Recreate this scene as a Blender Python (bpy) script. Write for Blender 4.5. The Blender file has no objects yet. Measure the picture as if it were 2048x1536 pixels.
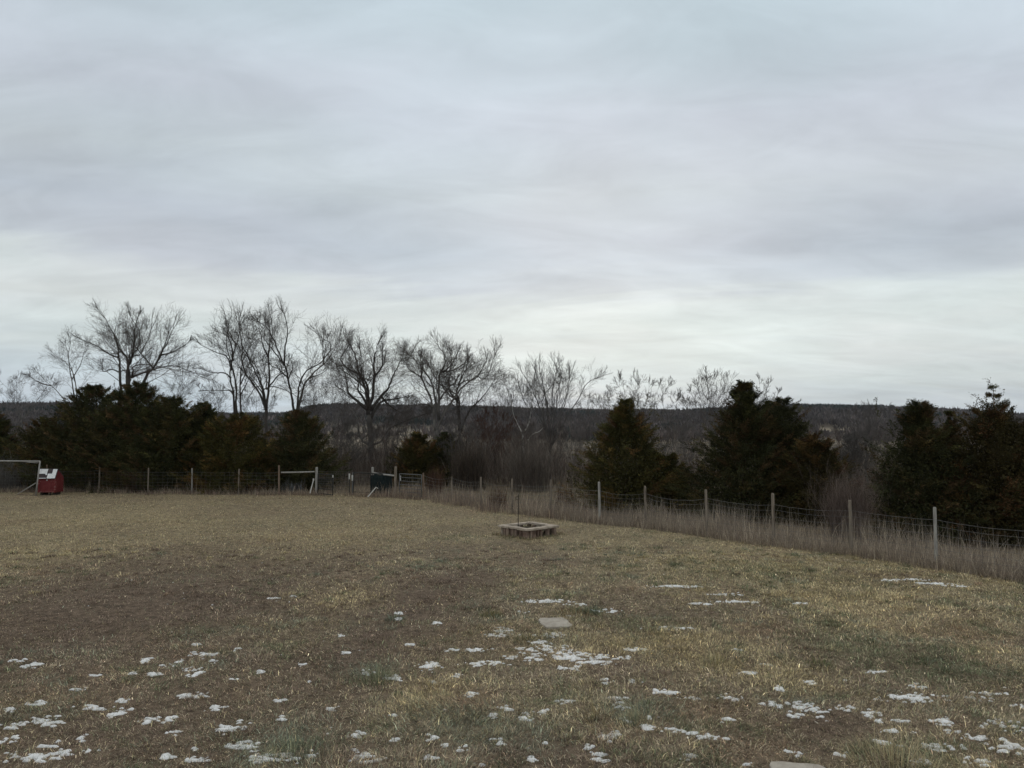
import bpy, math, random
import numpy as np
from mathutils import Vector

scene = bpy.context.scene
col_root = scene.collection
R = math.radians

# ------------------------------------------------------------------ camera
CAM_H = 3.0
PITCH = 3.56
FPX = 1479.0                      # focal length in pixels of the 2048 px wide photograph
cam_d = bpy.data.cameras.new("camera")
cam_d.sensor_width = 36.0
cam_d.lens = 36.0 * FPX / 2048.0
cam_d.clip_start = 0.1
cam_d.clip_end = 9000
cam = bpy.data.objects.new("camera", cam_d)
col_root.objects.link(cam)
cam.location = (0, 0, CAM_H)
cam.rotation_euler = (R(90 + PITCH), 0, 0)
scene.camera = cam
scene.view_settings.view_transform = 'Standard'
scene.view_settings.look = 'None'
scene.view_settings.exposure = 0.0
scene.view_settings.gamma = 1.0

# ------------------------------------------------------------------ world: overcast sky
SUN_AZ, SUN_EL = 7.0, 16.0        # degrees right of the view, above the horizon
world = bpy.data.worlds.new("World")
scene.world = world
world.use_nodes = True
wn, wl = world.node_tree.nodes, world.node_tree.links
wn.clear()
def W(t, **k):
    n = wn.new(t)
    for a, b in k.items():
        setattr(n, a, b)
    return n
def wmath(op, a, b=None, clamp=False):
    n = W('ShaderNodeMath', operation=op, use_clamp=clamp)
    for i, v in enumerate((a, b)):
        if v is None: continue
        if isinstance(v, (int, float)): n.inputs[i].default_value = v
        else: wl.new(v, n.inputs[i])
    return n.outputs[0]
def wramp(fac, stops, interp='B_SPLINE'):
    n = W('ShaderNodeValToRGB')
    n.color_ramp.interpolation = interp
    e = n.color_ramp.elements
    while len(e) > 1: e.remove(e[-1])
    for i, (p, c) in enumerate(stops):
        q = e[0] if i == 0 else e.new(p)
        q.position = p
        q.color = (*c, 1) if len(c) == 3 else c
    wl.new(fac, n.inputs[0])
    return n.outputs[0]
def wmix(kind, fac, a, b):
    n = W('ShaderNodeMix', data_type='RGBA', blend_type=kind)
    for i, v in ((0, fac), (6, a), (7, b)):
        if isinstance(v, (int, float)): n.inputs[i].default_value = v
        elif isinstance(v, tuple): n.inputs[i].default_value = (*v, 1)
        else: wl.new(v, n.inputs[i])
    return n.outputs[2]
def lin(r, g, b):
    f = lambda c: ((c / 255 + 0.055) / 1.055) ** 2.4 if c > 10 else c / 255 / 12.92
    return (f(r), f(g), f(b))
tc = W('ShaderNodeTexCoord')
sep = W('ShaderNodeSeparateXYZ'); wl.new(tc.outputs['Generated'], sep.inputs[0])
X, Y, Z = sep.outputs
zc = wmath('MAXIMUM', Z, 0.0)
den = wmath('ADD', zc, 0.16)
u = wmath('DIVIDE', X, den); v = wmath('DIVIDE', Y, den)
uv = W('ShaderNodeCombineXYZ'); wl.new(u, uv.inputs[0]); wl.new(v, uv.inputs[1])
def wnoise(scale, sx, sy, detail=5, rough=0.5, dist=0.3, off=(0, 0, 0), rot=0.0):
    mp = W('ShaderNodeMapping')
    mp.inputs['Location'].default_value = off
    mp.inputs['Rotation'].default_value = (0, 0, rot)
    mp.inputs['Scale'].default_value = (sx, sy, 1)
    wl.new(uv.outputs[0], mp.inputs[0])
    n = W('ShaderNodeTexNoise')
    n.inputs['Scale'].default_value = scale
    n.inputs['Detail'].default_value = detail
    n.inputs['Roughness'].default_value = rough
    n.inputs['Distortion'].default_value = dist
    wl.new(mp.outputs[0], n.inputs['Vector'])
    return n.outputs[0]
# vertical run of the cloud deck, from horizon up
nb1 = wnoise(1.1, 0.45, 1.2, 5, 0.55, 0.8, (11.3, 4.7, 0), 0.15)
zb = wmath('ADD', zc, wmath('MULTIPLY', wmath('SUBTRACT', nb1, 0.5), 0.15))
zb = wmath('ADD', zb, wmath('MULTIPLY', wmath('MINIMUM', wmath('ADD', X, 0.1), 0.0), 0.07))
zb = wmath('MAXIMUM', zb, zc if False else wmath('MULTIPLY', zc, 0.6))
base = wramp(zb, [(0.0, lin(176, 188, 200)), (0.035, lin(184, 193, 200)), (0.07, lin(196, 203, 205)), (0.12, lin(202, 208, 207)),
                  (0.165, lin(200, 206, 207)), (0.19, lin(184, 190, 197)), (0.23, lin(179, 186, 195)), (0.30, lin(188, 195, 201)),
                  (0.38, lin(187, 194, 203)), (0.50, lin(184, 197, 205)), (0.60, lin(176, 191, 201)), (0.74, lin(208, 208, 205)), (1.0, lin(220, 217, 211))], 'LINEAR')
n1 = wnoise(0.55, 1.0, 1.0, 5, 0.5, 0.5, (3.1, 1.7, 0), 0.3)
n2 = wnoise(1.5, 0.75, 1.3, 6, 0.55, 0.6, (7.3, 2.2, 0), -0.35)
n4 = wnoise(3.4, 0.7, 1.25, 9, 0.62, 0.9, (2.2, 5.1, 0), 0.5)
n3 = wnoise(0.8, 1.0, 1.0, 3, 0.5, 0.2, (1.3, 9.2, 0))
lum = wmath('ADD', wmath('MULTIPLY', wmath('SUBTRACT', n1, 0.5), 0.42), wmath('MULTIPLY', wmath('SUBTRACT', n2, 0.5), 0.40))
lum = wmath('ADD', lum, wmath('MULTIPLY', wmath('SUBTRACT', n4, 0.5), 0.34))
lum = wmath('ADD', lum, 1.0)
lumc = W('ShaderNodeCombineColor')
for i in range(3): wl.new(lum, lumc.inputs[i])
c1 = wmix('MULTIPLY', 1.0, base, lumc.outputs[0])
tint = wramp(n3, [(0.38, (0.96, 1.005, 1.0)), (0.62, (1.01, 0.995, 1.005))])
c2 = wmix('MULTIPLY', 1.0, c1, tint)
# the thin bright gap in front where the sun sits behind cloud
sd = (math.sin(R(SUN_AZ)) * math.cos(R(10)), math.cos(R(SUN_AZ)) * math.cos(R(10)), math.sin(R(10)))
dx = wmath('SUBTRACT', X, sd[0]); dz = wmath('SUBTRACT', Z, sd[2])
g = wmath('ADD', wmath('MULTIPLY', wmath('MULTIPLY', dx, dx), 22.0), wmath('MULTIPLY', wmath('MULTIPLY', dz, dz), 420.0))
g = wmath('ADD', g, wmath('MULTIPLY', wmath('LESS_THAN', Y, 0.0), 20.0))
glow = wmath('EXPONENT', wmath('MULTIPLY', g, -1.0))
glow = wmath('MULTIPLY', glow, wramp(n2, [(0.36, (0.15,) * 3), (0.6, (1.0,) * 3)]))
c3 = wmix('ADD', glow, c2, (0.13, 0.131, 0.12))
sky = W('ShaderNodeTexSky', sky_type='NISHITA')
sky.sun_disc = False
sky.sun_elevation = R(SUN_EL)
sky.sun_rotation = R(SUN_AZ)
skd = wmix('MULTIPLY', 1.0, sky.outputs[0], (0.025, 0.025, 0.025))
c4 = W('ShaderNodeVectorMath', operation='SCALE'); wl.new(c3, c4.inputs[0]); c4.inputs[3].default_value = 11.6
addn = W('ShaderNodeVectorMath', operation='ADD'); wl.new(c4.outputs[0], addn.inputs[0]); wl.new(skd, addn.inputs[1])
bg = W('ShaderNodeBackground'); bg.inputs['Strength'].default_value = 0.1
wl.new(addn.outputs[0], bg.inputs[0])
wo = W('ShaderNodeOutputWorld'); wl.new(bg.outputs[0], wo.inputs[0])

sun_d = bpy.data.lights.new("sun", 'SUN')
sun_d.energy = 0.5
sun_d.angle = R(25)
sun_d.color = (1.0, 0.97, 0.92)
sun = bpy.data.objects.new("sun", sun_d)
col_root.objects.link(sun)
sv = Vector((math.sin(R(SUN_AZ)) * math.cos(R(SUN_EL)), math.cos(R(SUN_AZ)) * math.cos(R(SUN_EL)), math.sin(R(SUN_EL))))
sun.rotation_euler = sv.to_track_quat('Z', 'Y').to_euler()

# ------------------------------------------------------------------ numeric helpers
def vnoise(x, y, seed=0):
    x = np.asarray(x, float); y = np.asarray(y, float)
    xi = np.floor(x).astype(np.int64); yi = np.floor(y).astype(np.int64)
    xf = x - xi; yf = y - yi
    xf = xf * xf * (3 - 2 * xf); yf = yf * yf * (3 - 2 * yf)
    def h(a, b):
        n = (a * 374761393 + b * 668265263 + seed * 1442695041) & 0xFFFFFFFF
        n = ((n ^ (n >> 13)) * 1274126177) & 0xFFFFFFFF
        n = (n ^ (n >> 16)) & 0xFFFFFFFF
        return n / 4294967295.0
    a = h(xi, yi); b = h(xi + 1, yi); c = h(xi, yi + 1); d = h(xi + 1, yi + 1)
    return (a * (1 - xf) + b * xf) * (1 - yf) + (c * (1 - xf) + d * xf) * yf
def fbm(x, y, seed=0, o=4, g=0.5):
    s = 0; a = 1; t = 0
    for i in range(o):
        s = s + a * vnoise(x * 2 ** i + 17.3 * i, y * 2 ** i - 9.1 * i, seed + i); t += a; a *= g
    return s / t
def sstep(a, b, x):
    t = np.clip((np.asarray(x, float) - a) / (b - a), 0, 1)
    return t * t * (3 - 2 * t)

# ridge line read as pixel row of the far tree tops by pixel column
RIDGE = [(-400, 806), (0, 812), (130, 813), (300, 824), (460, 829), (580, 829), (615, 816), (690, 813), (800, 816), (1000, 818), (1200, 823),
         (1370, 824), (1500, 814), (1600, 811), (1750, 815), (1870, 822), (1960, 827), (2048, 831), (2500, 836)]
def terrain(x, y):
    x = np.asarray(x, float); y = np.asarray(y, float)
    r = np.hypot(x, y)
    z = 0.10 * (fbm(x / 4.2, y / 4.2, 5, 3) - 0.5) + 0.035 * (fbm(x / 0.9, y / 0.9, 9, 2) - 0.5)
    z = z * sstep(2, 5, r)
    fy = fence_y(x)
    s = np.clip(y - fy - 1.5, 0, None)
    z = z - 4.6 * sstep(0, 110, s) * 1.0
    z = z + 1.2 * (fbm(x / 60., y / 60., 3, 2) - 0.5) * sstep(60, 160, y)
    az = np.arctan2(x, np.maximum(y, 1e-3))
    az = np.where(y < 0, np.sign(x) * 1.5, az)
    px = 1024 + FPX * np.tan(np.clip(az, -1.2, 1.2)) 
    row = np.interp(px, [a for a, b in RIDGE], [b for a, b in RIDGE])
    yy = 1500 * np.cos(np.clip(az, -1.2, 1.2))
    ztop = CAM_H + (860 - row) / FPX * yy - 7.0
    bump = fbm(x / 230., y / 230., 31, 3) - 0.5
    hill = sstep(560, 1500, r) ** 0.85
    z = z + hill * (ztop + 4.0) * np.where(y > 0, 1, 0.5) + bump * 16 * sstep(600, 900, r) * (1 - sstep(1250, 1500, r)) - sstep(1700, 4000, r) * 30
    return z
def at(px, py, Yw):
    """point at world depth Yw seen at photograph pixel (px, py)"""
    a = (px - 1024) / FPX; b = (768 - py) / FPX
    c, s = math.cos(R(PITCH)), math.sin(R(PITCH))
    dy = c - b * s; dz = s + b * c
    k = Yw / dy
    return Vector((a * k, Yw, CAM_H + dz * k))
def gnd(px, py):
    """ground point (z about 0) seen at the pixel"""
    a = (px - 1024) / FPX; b = (768 - py) / FPX
    c, s = math.cos(R(PITCH)), math.sin(R(PITCH))
    dy = c - b * s; dz = s + b * c
    k = -CAM_H / dz
    return (a * k, dy * k)
POSTS_R = [(847, 999), (903, 1006), (963, 1018), (1025, 1027), (1101, 1034), (1200, 1046), (1291, 1053), (1415, 1072), (1548, 1090), (1703, 1109), (1873, 1136)]
POSTS_L = [(-110, 985), (-10, 984), (91, 983), (198, 984), (296, 987), (384, 987), (477, 988)]
PR = [gnd(*p) for p in POSTS_R]
PR += [(10.6, 14.2), (12.0, 12.3), (13.4, 10.4)]
PL = [gnd(*p) for p in POSTS_L]
GA, GB, GD, GE = gnd(558, 990), gnd(632.5, 989), (at(745, 950, 35.2).x, 35.2), gnd(790.5, 994)
_fx = [p[0] for p in PL] + [GA[0], GB[0], GE[0]] + [p[0] for p in PR]
_fy = [p[1] for p in PL] + [GA[1], GB[1], GE[1]] + [p[1] for p in PR]
def fence_y(x):
    return np.interp(x, _fx, _fy)
def tz(x, y):
    return float(terrain(np.array([x]), np.array([y]))[0])

# ------------------------------------------------------------------ object helpers
def tag(o, label=None, cat=None, group=None, kind=None):
    if label: o['label'] = label
    if cat: o['category'] = cat
    if group: o['group'] = group
    if kind: o['kind'] = kind
    return o
def empty(name, loc, rz=0):
    o = bpy.data.objects.new(name, None)
    o.empty_display_size = 0.2
    o.location = loc; o.rotation_euler = (0, 0, rz)
    col_root.objects.link(o)
    return o
def mesh_tris(name, V, F, mat, parent=None, col=None, smooth=False):
    V = np.ascontiguousarray(V, np.float32); F = np.ascontiguousarray(F, np.int32)
    k = F.shape[1]
    me = bpy.data.meshes.new(name)
    me.vertices.add(len(V)); me.vertices.foreach_set('co', V.ravel())
    me.loops.add(F.size); me.loops.foreach_set('vertex_index', F.ravel())
    me.polygons.add(len(F))
    me.polygons.foreach_set('loop_start', np.arange(0, F.size, k, dtype=np.int32))
    me.polygons.foreach_set('loop_total', np.full(len(F), k, np.int32))
    if col is not None:
        a = me.attributes.new('tone', 'FLOAT_COLOR', 'POINT')
        c4 = np.ones((len(V), 4), np.float32); c4[:, :3] = col
        a.data.foreach_set('color', c4.ravel())
    me.update(calc_edges=True)
    if smooth:
        me.polygons.foreach_set('use_smooth', np.ones(len(F), bool))
    me.materials.append(mat)
    o = bpy.data.objects.new(name, me)
    col_root.objects.link(o)
    if parent: o.parent = parent
    return o
class MB:
    """collects quads and polys, links them as one mesh"""
    def __init__(s): s.v = []; s.f = []
    def quad_box(s, c8):
        n = len(s.v); s.v += [tuple(p) for p in c8]
        for q in ((0, 3, 2, 1), (4, 5, 6, 7), (0, 1, 5, 4), (1, 2, 6, 5), (2, 3, 7, 6), (3, 0, 4, 7)):
            s.f.append([n + i for i in q])
    def box(s, c, size, rz=0, jit=0, rng=random):
        cx, cy, cz = c; hx, hy, hz = size[0] / 2, size[1] / 2, size[2] / 2
        ca, sa = math.cos(rz), math.sin(rz); P = []
        for z in (-hz, hz):
            for (x, y) in ((-hx, -hy), (hx, -hy), (hx, hy), (-hx, hy)):
                x += rng.uniform(-jit, jit); y += rng.uniform(-jit, jit); zz = z + rng.uniform(-jit, jit)
                P.append((cx + ca * x - sa * y, cy + sa * x + ca * y, cz + zz))
        s.quad_box(P); return s
    def tube(s, pts, rad, n=8, cap=True):
        pts = [Vector(p) for p in pts]
        if not isinstance(rad, (list, tuple)): rad = [rad] * len(pts)
        rings = []
        for i, p in enumerate(pts):
            d = (pts[min(i + 1, len(pts) - 1)] - pts[max(i - 1, 0)]).normalized()
            a = d.cross(Vector((0, 0, 1)))
            if a.length < 0.2: a = d.cross(Vector((1, 0, 0)))
            a.normalize(); b = d.cross(a)
            st = len(s.v)
            for k in range(n):
                t = 2 * math.pi * k / n
                s.v.append(tuple(p + (a * math.cos(t) + b * math.sin(t)) * rad[i]))
            rings.append(st)
        for i in range(len(rings) - 1):
            for k in range(n):
                k2 = (k + 1) % n
                s.f.append([rings[i] + k, rings[i] + k2, rings[i + 1] + k2, rings[i + 1] + k])
        if cap:
            s.f.append([rings[0] + k for k in range(n)][::-1]); s.f.append([rings[-1] + k for k in range(n)])
        return s
    def build(s, name, mat, parent=None, bevel=0, smooth=False):
        me = bpy.data.meshes.new(name)
        me.from_pydata(s.v, [], s.f); me.update()
        if smooth:
            for p in me.polygons: p.use_smooth = True
        me.materials.append(mat)
        o = bpy.data.objects.new(name, me); col_root.objects.link(o)
        if parent: o.parent = parent
        if bevel:
            m = o.modifiers.new('bevel', 'BEVEL'); m.width = bevel; m.segments = 2; m.limit_method = 'ANGLE'
        return o

# ------------------------------------------------------------------ materials
def mat(name, base=(0.5, 0.5, 0.5), rough=0.85, attr=False, c2=None, nscale=6.0, bump=0.0, bscale=30.0, metallic=0.0, stretch=(1, 1, 1), spec=0.25, thr=(0.35, 0.65), tl=0.0):
    m = bpy.data.materials.new(name); m.use_nodes = True
    n, l = m.node_tree.nodes, m.node_tree.links
    b = n['Principled BSDF']
    b.inputs['Roughness'].default_value = rough
    b.inputs['Metallic'].default_value = metallic
    b.inputs['Specular IOR Level'].default_value = spec
    b.inputs['Base Color'].default_value = (*base, 1)
    src = None
    if attr:
        a = n.new('ShaderNodeAttribute'); a.attribute_name = 'tone'; src = a.outputs['Color']
    t = n.new('ShaderNodeTexCoord'); mp = n.new('ShaderNodeMapping'); l.new(t.outputs['Object'], mp.inputs[0]); mp.inputs['Scale'].default_value = stretch
    if c2 is not None:
        nz = n.new('ShaderNodeTexNoise'); nz.inputs['Scale'].default_value = nscale; nz.inputs['Detail'].default_value = 6; nz.inputs['Roughness'].default_value = 0.62
        l.new(mp.outputs[0], nz.inputs['Vector'])
        rp = n.new('ShaderNodeValToRGB'); rp.color_ramp.elements[0].position = thr[0]; rp.color_ramp.elements[1].position = thr[1]
        l.new(nz.outputs[0], rp.inputs[0])
        if attr:
            rp.color_ramp.elements[0].color = (*base, 1); rp.color_ramp.elements[1].color = (*c2, 1)
            mx = n.new('ShaderNodeMix'); mx.data_type = 'RGBA'; mx.blend_type = 'MULTIPLY'; mx.inputs[0].default_value = 1
            l.new(src, mx.inputs[6]); l.new(rp.outputs[0], mx.inputs[7]); src = mx.outputs[2]
        else:
            rp.color_ramp.elements[0].color = (*base, 1); rp.color_ramp.elements[1].color = (*c2, 1); src = rp.outputs[0]
    if src is not None: l.new(src, b.inputs['Base Color'])
    if bump:
        bz = n.new('ShaderNodeTexNoise'); bz.inputs['Scale'].default_value = bscale; bz.inputs['Detail'].default_value = 5
        l.new(mp.outputs[0], bz.inputs['Vector'])
        bp = n.new('ShaderNodeBump'); bp.inputs['Strength'].default_value = bump; bp.inputs['Distance'].default_value = 0.03
        l.new(bz.outputs[0], bp.inputs['Height']); l.new(bp.outputs[0], b.inputs['Normal'])
    if tl:
        tr = n.new('ShaderNodeBsdfTranslucent'); ms = n.new('ShaderNodeMixShader'); ms.inputs[0].default_value = tl
        if src is not None: l.new(src, tr.inputs[0])
        l.new(b.outputs[0], ms.inputs[1]); l.new(tr.outputs[0], ms.inputs[2]); l.new(ms.outputs[0], n['Material Output'].inputs[0])
    return m
M = dict(
    soil=mat('soil', (0.50, 0.47, 0.44), 0.95, attr=True, c2=(1.5, 1.45, 1.35), nscale=7.5, bump=0.6, bscale=25, spec=0.1),
    blade=mat('dry_blade', attr=True, rough=0.8, spec=0.15, tl=0.15),
    needle=mat('cedar_needle', attr=True, rough=0.85, spec=0.08),
    bark=mat('bark', (0.085, 0.074, 0.066), 0.95, c2=(0.16, 0.145, 0.13), nscale=5, bump=0.5, bscale=16, stretch=(1, 1, 0.25), spec=0.1),
    darkbark=mat('dark_bark', (0.055, 0.047, 0.042), 0.95, c2=(0.115, 0.103, 0.092), nscale=4, bump=0.5, bscale=16, stretch=(1, 1, 0.3), spec=0.1),
    palebark=mat('pale_bark', (0.50, 0.48, 0.44), 0.9, c2=(0.20, 0.18, 0.15), nscale=3, spec=0.1, thr=(0.5, 0.6)),
    greybark=mat('grey_bark', (0.10, 0.092, 0.085), 0.95, c2=(0.16, 0.15, 0.14), nscale=4, spec=0.1),
    twig=mat('twig', (0.10, 0.085, 0.075), 0.95, spec=0.1),
    greytwig=mat('grey_twig', (0.12, 0.108, 0.10), 0.95, spec=0.1),
    wood=mat('weathered_wood', (0.12, 0.095, 0.072), 0.9, c2=(0.29, 0.24, 0.19), nscale=7, stretch=(3, 3, 0.35), bump=0.4, bscale=40),
    brownwood=mat('brown_wood', (0.15, 0.10, 0.07), 0.9, c2=(0.25, 0.18, 0.135), nscale=6, stretch=(3, 3, 0.35), bump=0.4, bscale=40),
    greywood=mat('grey_wood', (0.24, 0.22, 0.20), 0.9, c2=(0.40, 0.38, 0.34), nscale=7, stretch=(3, 3, 0.35), bump=0.4, bscale=40),
    wire=mat('galvanised_wire', (0.13, 0.125, 0.12), 0.6, c2=(0.20, 0.18, 0.17), nscale=3),
    pipe=mat('grey_pipe', (0.10, 0.10, 0.10), 0.55, c2=(0.16, 0.155, 0.15), nscale=4),
    darkpipe=mat('dark_pipe', (0.02, 0.022, 0.022), 0.6, c2=(0.05, 0.045, 0.04), nscale=6),
    teal=mat('dark_teal_cloth', (0.006, 0.010, 0.010), 0.8, c2=(0.010, 0.019, 0.019), nscale=2.5, bump=0.4, bscale=4),
    white=mat('white_plastic', (0.62, 0.60, 0.56), 0.6, c2=(0.44, 0.42, 0.38), nscale=8),
    whitepaint=mat('chalky_white_paint', (0.26, 0.245, 0.225), 0.7, c2=(0.40, 0.38, 0.35), nscale=5),
    iron=mat('black_iron', (0.016, 0.015, 0.014), 0.7, c2=(0.05, 0.035, 0.025), nscale=12),
    concrete=mat('concrete', (0.34, 0.295, 0.245), 0.95, c2=(0.47, 0.42, 0.355), nscale=9, bump=0.35, bscale=60),
    pinkstone=mat('pinkish_block', (0.24, 0.19, 0.145), 0.95, c2=(0.42, 0.345, 0.27), nscale=7, bump=0.5, bscale=40),
    capstone=mat('cap_stone', (0.34, 0.275, 0.215), 0.95, c2=(0.54, 0.455, 0.37), nscale=6, bump=0.5, bscale=40),
    block=mat('rough_block', (0.13, 0.08, 0.06), 0.95, c2=(0.30, 0.22, 0.17), nscale=5, bump=0.6, bscale=30),
    red=mat('faded_red_paint', (0.120, 0.016, 0.017), 0.75, c2=(0.180, 0.034, 0.033), nscale=5, bump=0.2, bscale=30),
    redtrim=mat('worn_red_trim', (0.17, 0.025, 0.025), 0.8, c2=(0.30, 0.17, 0.15), nscale=14, thr=(0.5, 0.68)),
    shingle=mat('dark_shingle', (0.045, 0.036, 0.038), 0.9, c2=(0.09, 0.07, 0.07), nscale=12, bump=0.5, bscale=40),
    snow=mat('old_snow', (0.86, 0.85, 0.84), 0.6, c2=(0.70, 0.69, 0.68), nscale=12, bump=0.35, bscale=45, spec=0.3),
    net=mat('grey_net', (0.12, 0.12, 0.115), 0.9),
    reddish=mat('reddish_twig', (0.085, 0.045, 0.034), 0.95, spec=0.1),
)

# ------------------------------------------------------------------ colour of the grass by place
C_ = lambda *a: np.array(a, float)
STRAW, BROWN, OLIVE, YELL, GREEN, RUST, BLUEG = C_(.48, .40, .28), C_(.22, .163, .123), C_(.325, .282, .16), C_(.53, .435, .255), C_(.16, .175, .10), C_(.39, .275, .185), C_(.23, .245, .175)
LOCAL = [  # px, py, radius m, kind, amount  (patches seen in the photograph)
    (700, 1195, 1.0, 'y', .8), (880, 1390, .55, 'y', .7), (930, 1405, .35, 'r', .8), (1250, 1290, .8, 'y', .6), (1400, 1300, 1.0, 'y', .6), (1330, 1280, .5, 'y', .5),
    (1690, 1205, 1.4, 'y', .8), (1540, 1260, .5, 'r', .7), (1880, 1250, 1.2, 'r', .35), (1560, 1350, .7, 'y', .5), (1230, 1335, .5, 'b', .9),
    (850, 1190, .9, 'b', .97), (810, 1230, .9, 'b', .97), (770, 1270, .8, 'b', .95), (720, 1310, .7, 'b', .85), (920, 1160, 1.2, 'b', .8), (300, 1200, 3.0, 'b', .8), (100, 1260, 2.5, 'b', .8), (420, 1120, 3.0, 'b', .45), (1650, 1450, .7, 'b', .9), (1100, 1500, .9, 'b', .6),
    (250, 1450, .9, 'b', .6), (1400, 1425, .4, 'r', .6), (1500, 1500, .4, 'r', .5), (1530, 1150, 1.5, 'g', .4), (1800, 1320, .8, 'g', .5), (1650, 1280, .6, 'g', .45), (1300, 1250, .6, 'g', .4),
    (560, 1480, .5, 'u', .5), (740, 1340, .35, 'u', .6), (1270, 1420, .35, 'u', .6), (900, 1440, .5, 'u', .5), (1030, 1470, .5, 'u', .4), (1930, 1340, .7, 'g', .5),
    (60, 1110, 2.0, 'y', .45), (640, 1075, 3.0, 'y', .35), (1450, 1120, 3.0, 'y', .35), (1830, 1150, 2.5, 'y', .3), (1150, 1330, 1.2, 's', .4), (200, 1040, 5, 'y', .3)]
LOC = [(*gnd(a, b), r_, k, w) for a, b, r_, k, w in LOCAL]
def fields(x, y):
    """shares of the grass kinds at (x, y): array n x 7 (straw, brown, olive, yellow, green, rust, blue-green)"""
    r = np.hypot(x, y)
    a = fbm(x / 1.9, y / 1.9, 41, 4); b = fbm(x / 0.8, y / 0.8, 52, 3); c = fbm(x / 2.6, y / 1.6, 63, 4); d = fbm(x / 0.45, y / 0.45, 74, 3)
    right = sstep(-3, 5, x + 0.2 * (y - 10))
    far = sstep(17, 26, r)
    w = np.zeros((len(x), 7))
    w[:, 0] = 0.55 + 0.3 * right
    w[:, 1] = 0.25 + 1.3 * sstep(0.47, 0.64, a) * (1 - 0.6 * far) + 0.55 * (1 - right) * (1 - .5 * far)
    w[:, 2] = 0.14 + 0.22 * right + 0.6 * sstep(0.5, 0.7, c) + 0.2 * far
    w[:, 3] = 0.05 + 0.6 * sstep(0.56, 0.72, b) * (0.35 + 0.65 * right) + 0.12 * far
    w[:, 4] = 0.10 + 1.7 * sstep(0.60, 0.75, d) * (0.5 + 0.5 * right) * (1 - 0.6 * far)
    w[:, 5] = 0.06 + 0.6 * sstep(0.62, 0.75, fbm(x / 1.1, y / 1.1, 85, 3))
    w[:, 6] = 0.05 + 0.8 * sstep(0.62, 0.76, fbm(x / 0.6, y / 0.6, 96, 3)) * (1 - far)
    idx = dict(s=0, b=1, o=2, y=3, g=4, r=5, u=6)
    for lx, ly, lr, k, wt in LOC:
        q = wt * np.exp(-((x - lx) ** 2 + (y - ly) ** 2) / lr ** 2 * (0.6 + 0.9 * d))
        w *= (1 - q)[:, None]
        w[:, idx[k]] += q * (2.6 if k == 'b' else 1.8)
    return w / w.sum(1)[:, None]
PAL = np.stack([STRAW, BROWN, OLIVE, YELL, GREEN, RUST, BLUEG])

# ------------------------------------------------------------------ ground sheet
def build_ground():
    th = np.concatenate([np.arange(-180, -52, 4.0), np.arange(-52, 52, 0.4), np.arange(52, 180, 4.0)])
    rr = [0.0, 1.0, 2.0, 3.0, 4.0, 5.0]
    while rr[-1] < 6500: rr.append(rr[-1] + max(0.22, rr[-1] * 0.022))
    rr = np.array(rr[1:])
    T, Rr = np.meshgrid(np.radians(th), rr)
    x = (Rr * np.sin(T)).ravel(); y = (Rr * np.cos(T)).ravel()
    z = terrain(x, y)
    w = fields(x, y); c = w @ PAL
    r = np.hypot(x, y)
    lawn = 1 - sstep(0.5, 3, y - fence_y(x))
    near = 1 - sstep(9, 24, r)
    soil = C_(.130, .099, .076)
    c = c * (.8 - .25 * w[:, 1:2]); q_ = 0.25 + 0.45 * near; cl = c * (1 - q_)[:, None] + soil * q_[:, None]
    k = fbm(x / 18., y / 18., 111, 4)[:, None]
    rough = C_(.19, .155, .115) * (0.7 + 0.6 * k) 
    k2 = sstep(0.42, 0.6, fbm(x / 90., y / 35., 121, 4))[:, None]
    fld = C_(.26, .22, .165) * k2 + C_(.15, .13, .105) * (1 - k2)
    f1 = sstep(80, 160, r)[:, None]
    out = rough * (1 - f1) + fld * f1
    f2 = sstep(760, 900, r)[:, None]
    out = out * (1 - f2) + C_(.07, .057, .050) * f2
    lw = lawn[:, None]
    col = cl * lw + out * (1 - lw)
    n = len(th); m = len(rr)
    i, j = np.meshgrid(np.arange(m - 1), np.arange(n), indexing='ij')
    j2 = (j + 1) % n
    F = np.stack([i * n + j, i * n + j2, (i + 1) * n + j2, (i + 1) * n + j], -1).reshape(-1, 4)[:, ::-1]
    V = np.stack([x, y, z], 1)
    V = np.vstack([V, [[0, 0, 0]]]); col = np.vstack([col, soil])
    o = mesh_tris('ground', V, F, M['soil'], None, col, True)
    tag(o, 'winter lawn running down to rough fields and wooded hills', kind='structure')
build_ground()

# ------------------------------------------------------------------ blade maker
rng = np.random.default_rng(7)
def blades(x, y, z, h, az, lean, w, col, rg=rng):
    n = len(x)
    sx, sy = np.cos(az), np.sin(az)
    l1 = lean * 0.7; l2 = np.minimum(lean * 1.35, 1.75)
    tw = az + np.pi / 2 + rg.normal(0, 0.5, n)
    px, py = np.cos(tw) * w / 2, np.sin(tw) * w / 2
    B = np.stack([x, y, z], 1)
    Mi = B + np.stack([sx * np.sin(l1), sy * np.sin(l1), np.cos(l1)], 1) * (h * 0.5)[:, None]
    T = Mi + np.stack([sx * np.sin(l2), sy * np.sin(l2), np.cos(l2)], 1) * (h * 0.5)[:, None]
    s = np.stack([px, py, np.zeros(n)], 1)
    V = np.stack([B - s, B + s, Mi - s * .8, Mi + s * .8, T], 1).reshape(-1, 3)
    f = np.array([[0, 1, 3], [0, 3, 2], [2, 3, 4]])
    F = (np.arange(n)[:, None, None] * 5 + f[None]).reshape(-1, 3)
    return V, F, np.repeat(col, 5, 0)
def pick_colours(x, y, rg, jitter=0.62):
    w = fields(x, y); cw = np.cumsum(w, 1)
    k = (rg.random(len(x))[:, None] > cw).sum(1).clip(0, 6)
    c = PAL[k] * np.exp(rg.normal(0, 1, len(x)) * (jitter - .3 * sstep(10, 24, y)))[:, None]
    return c, k

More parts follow.
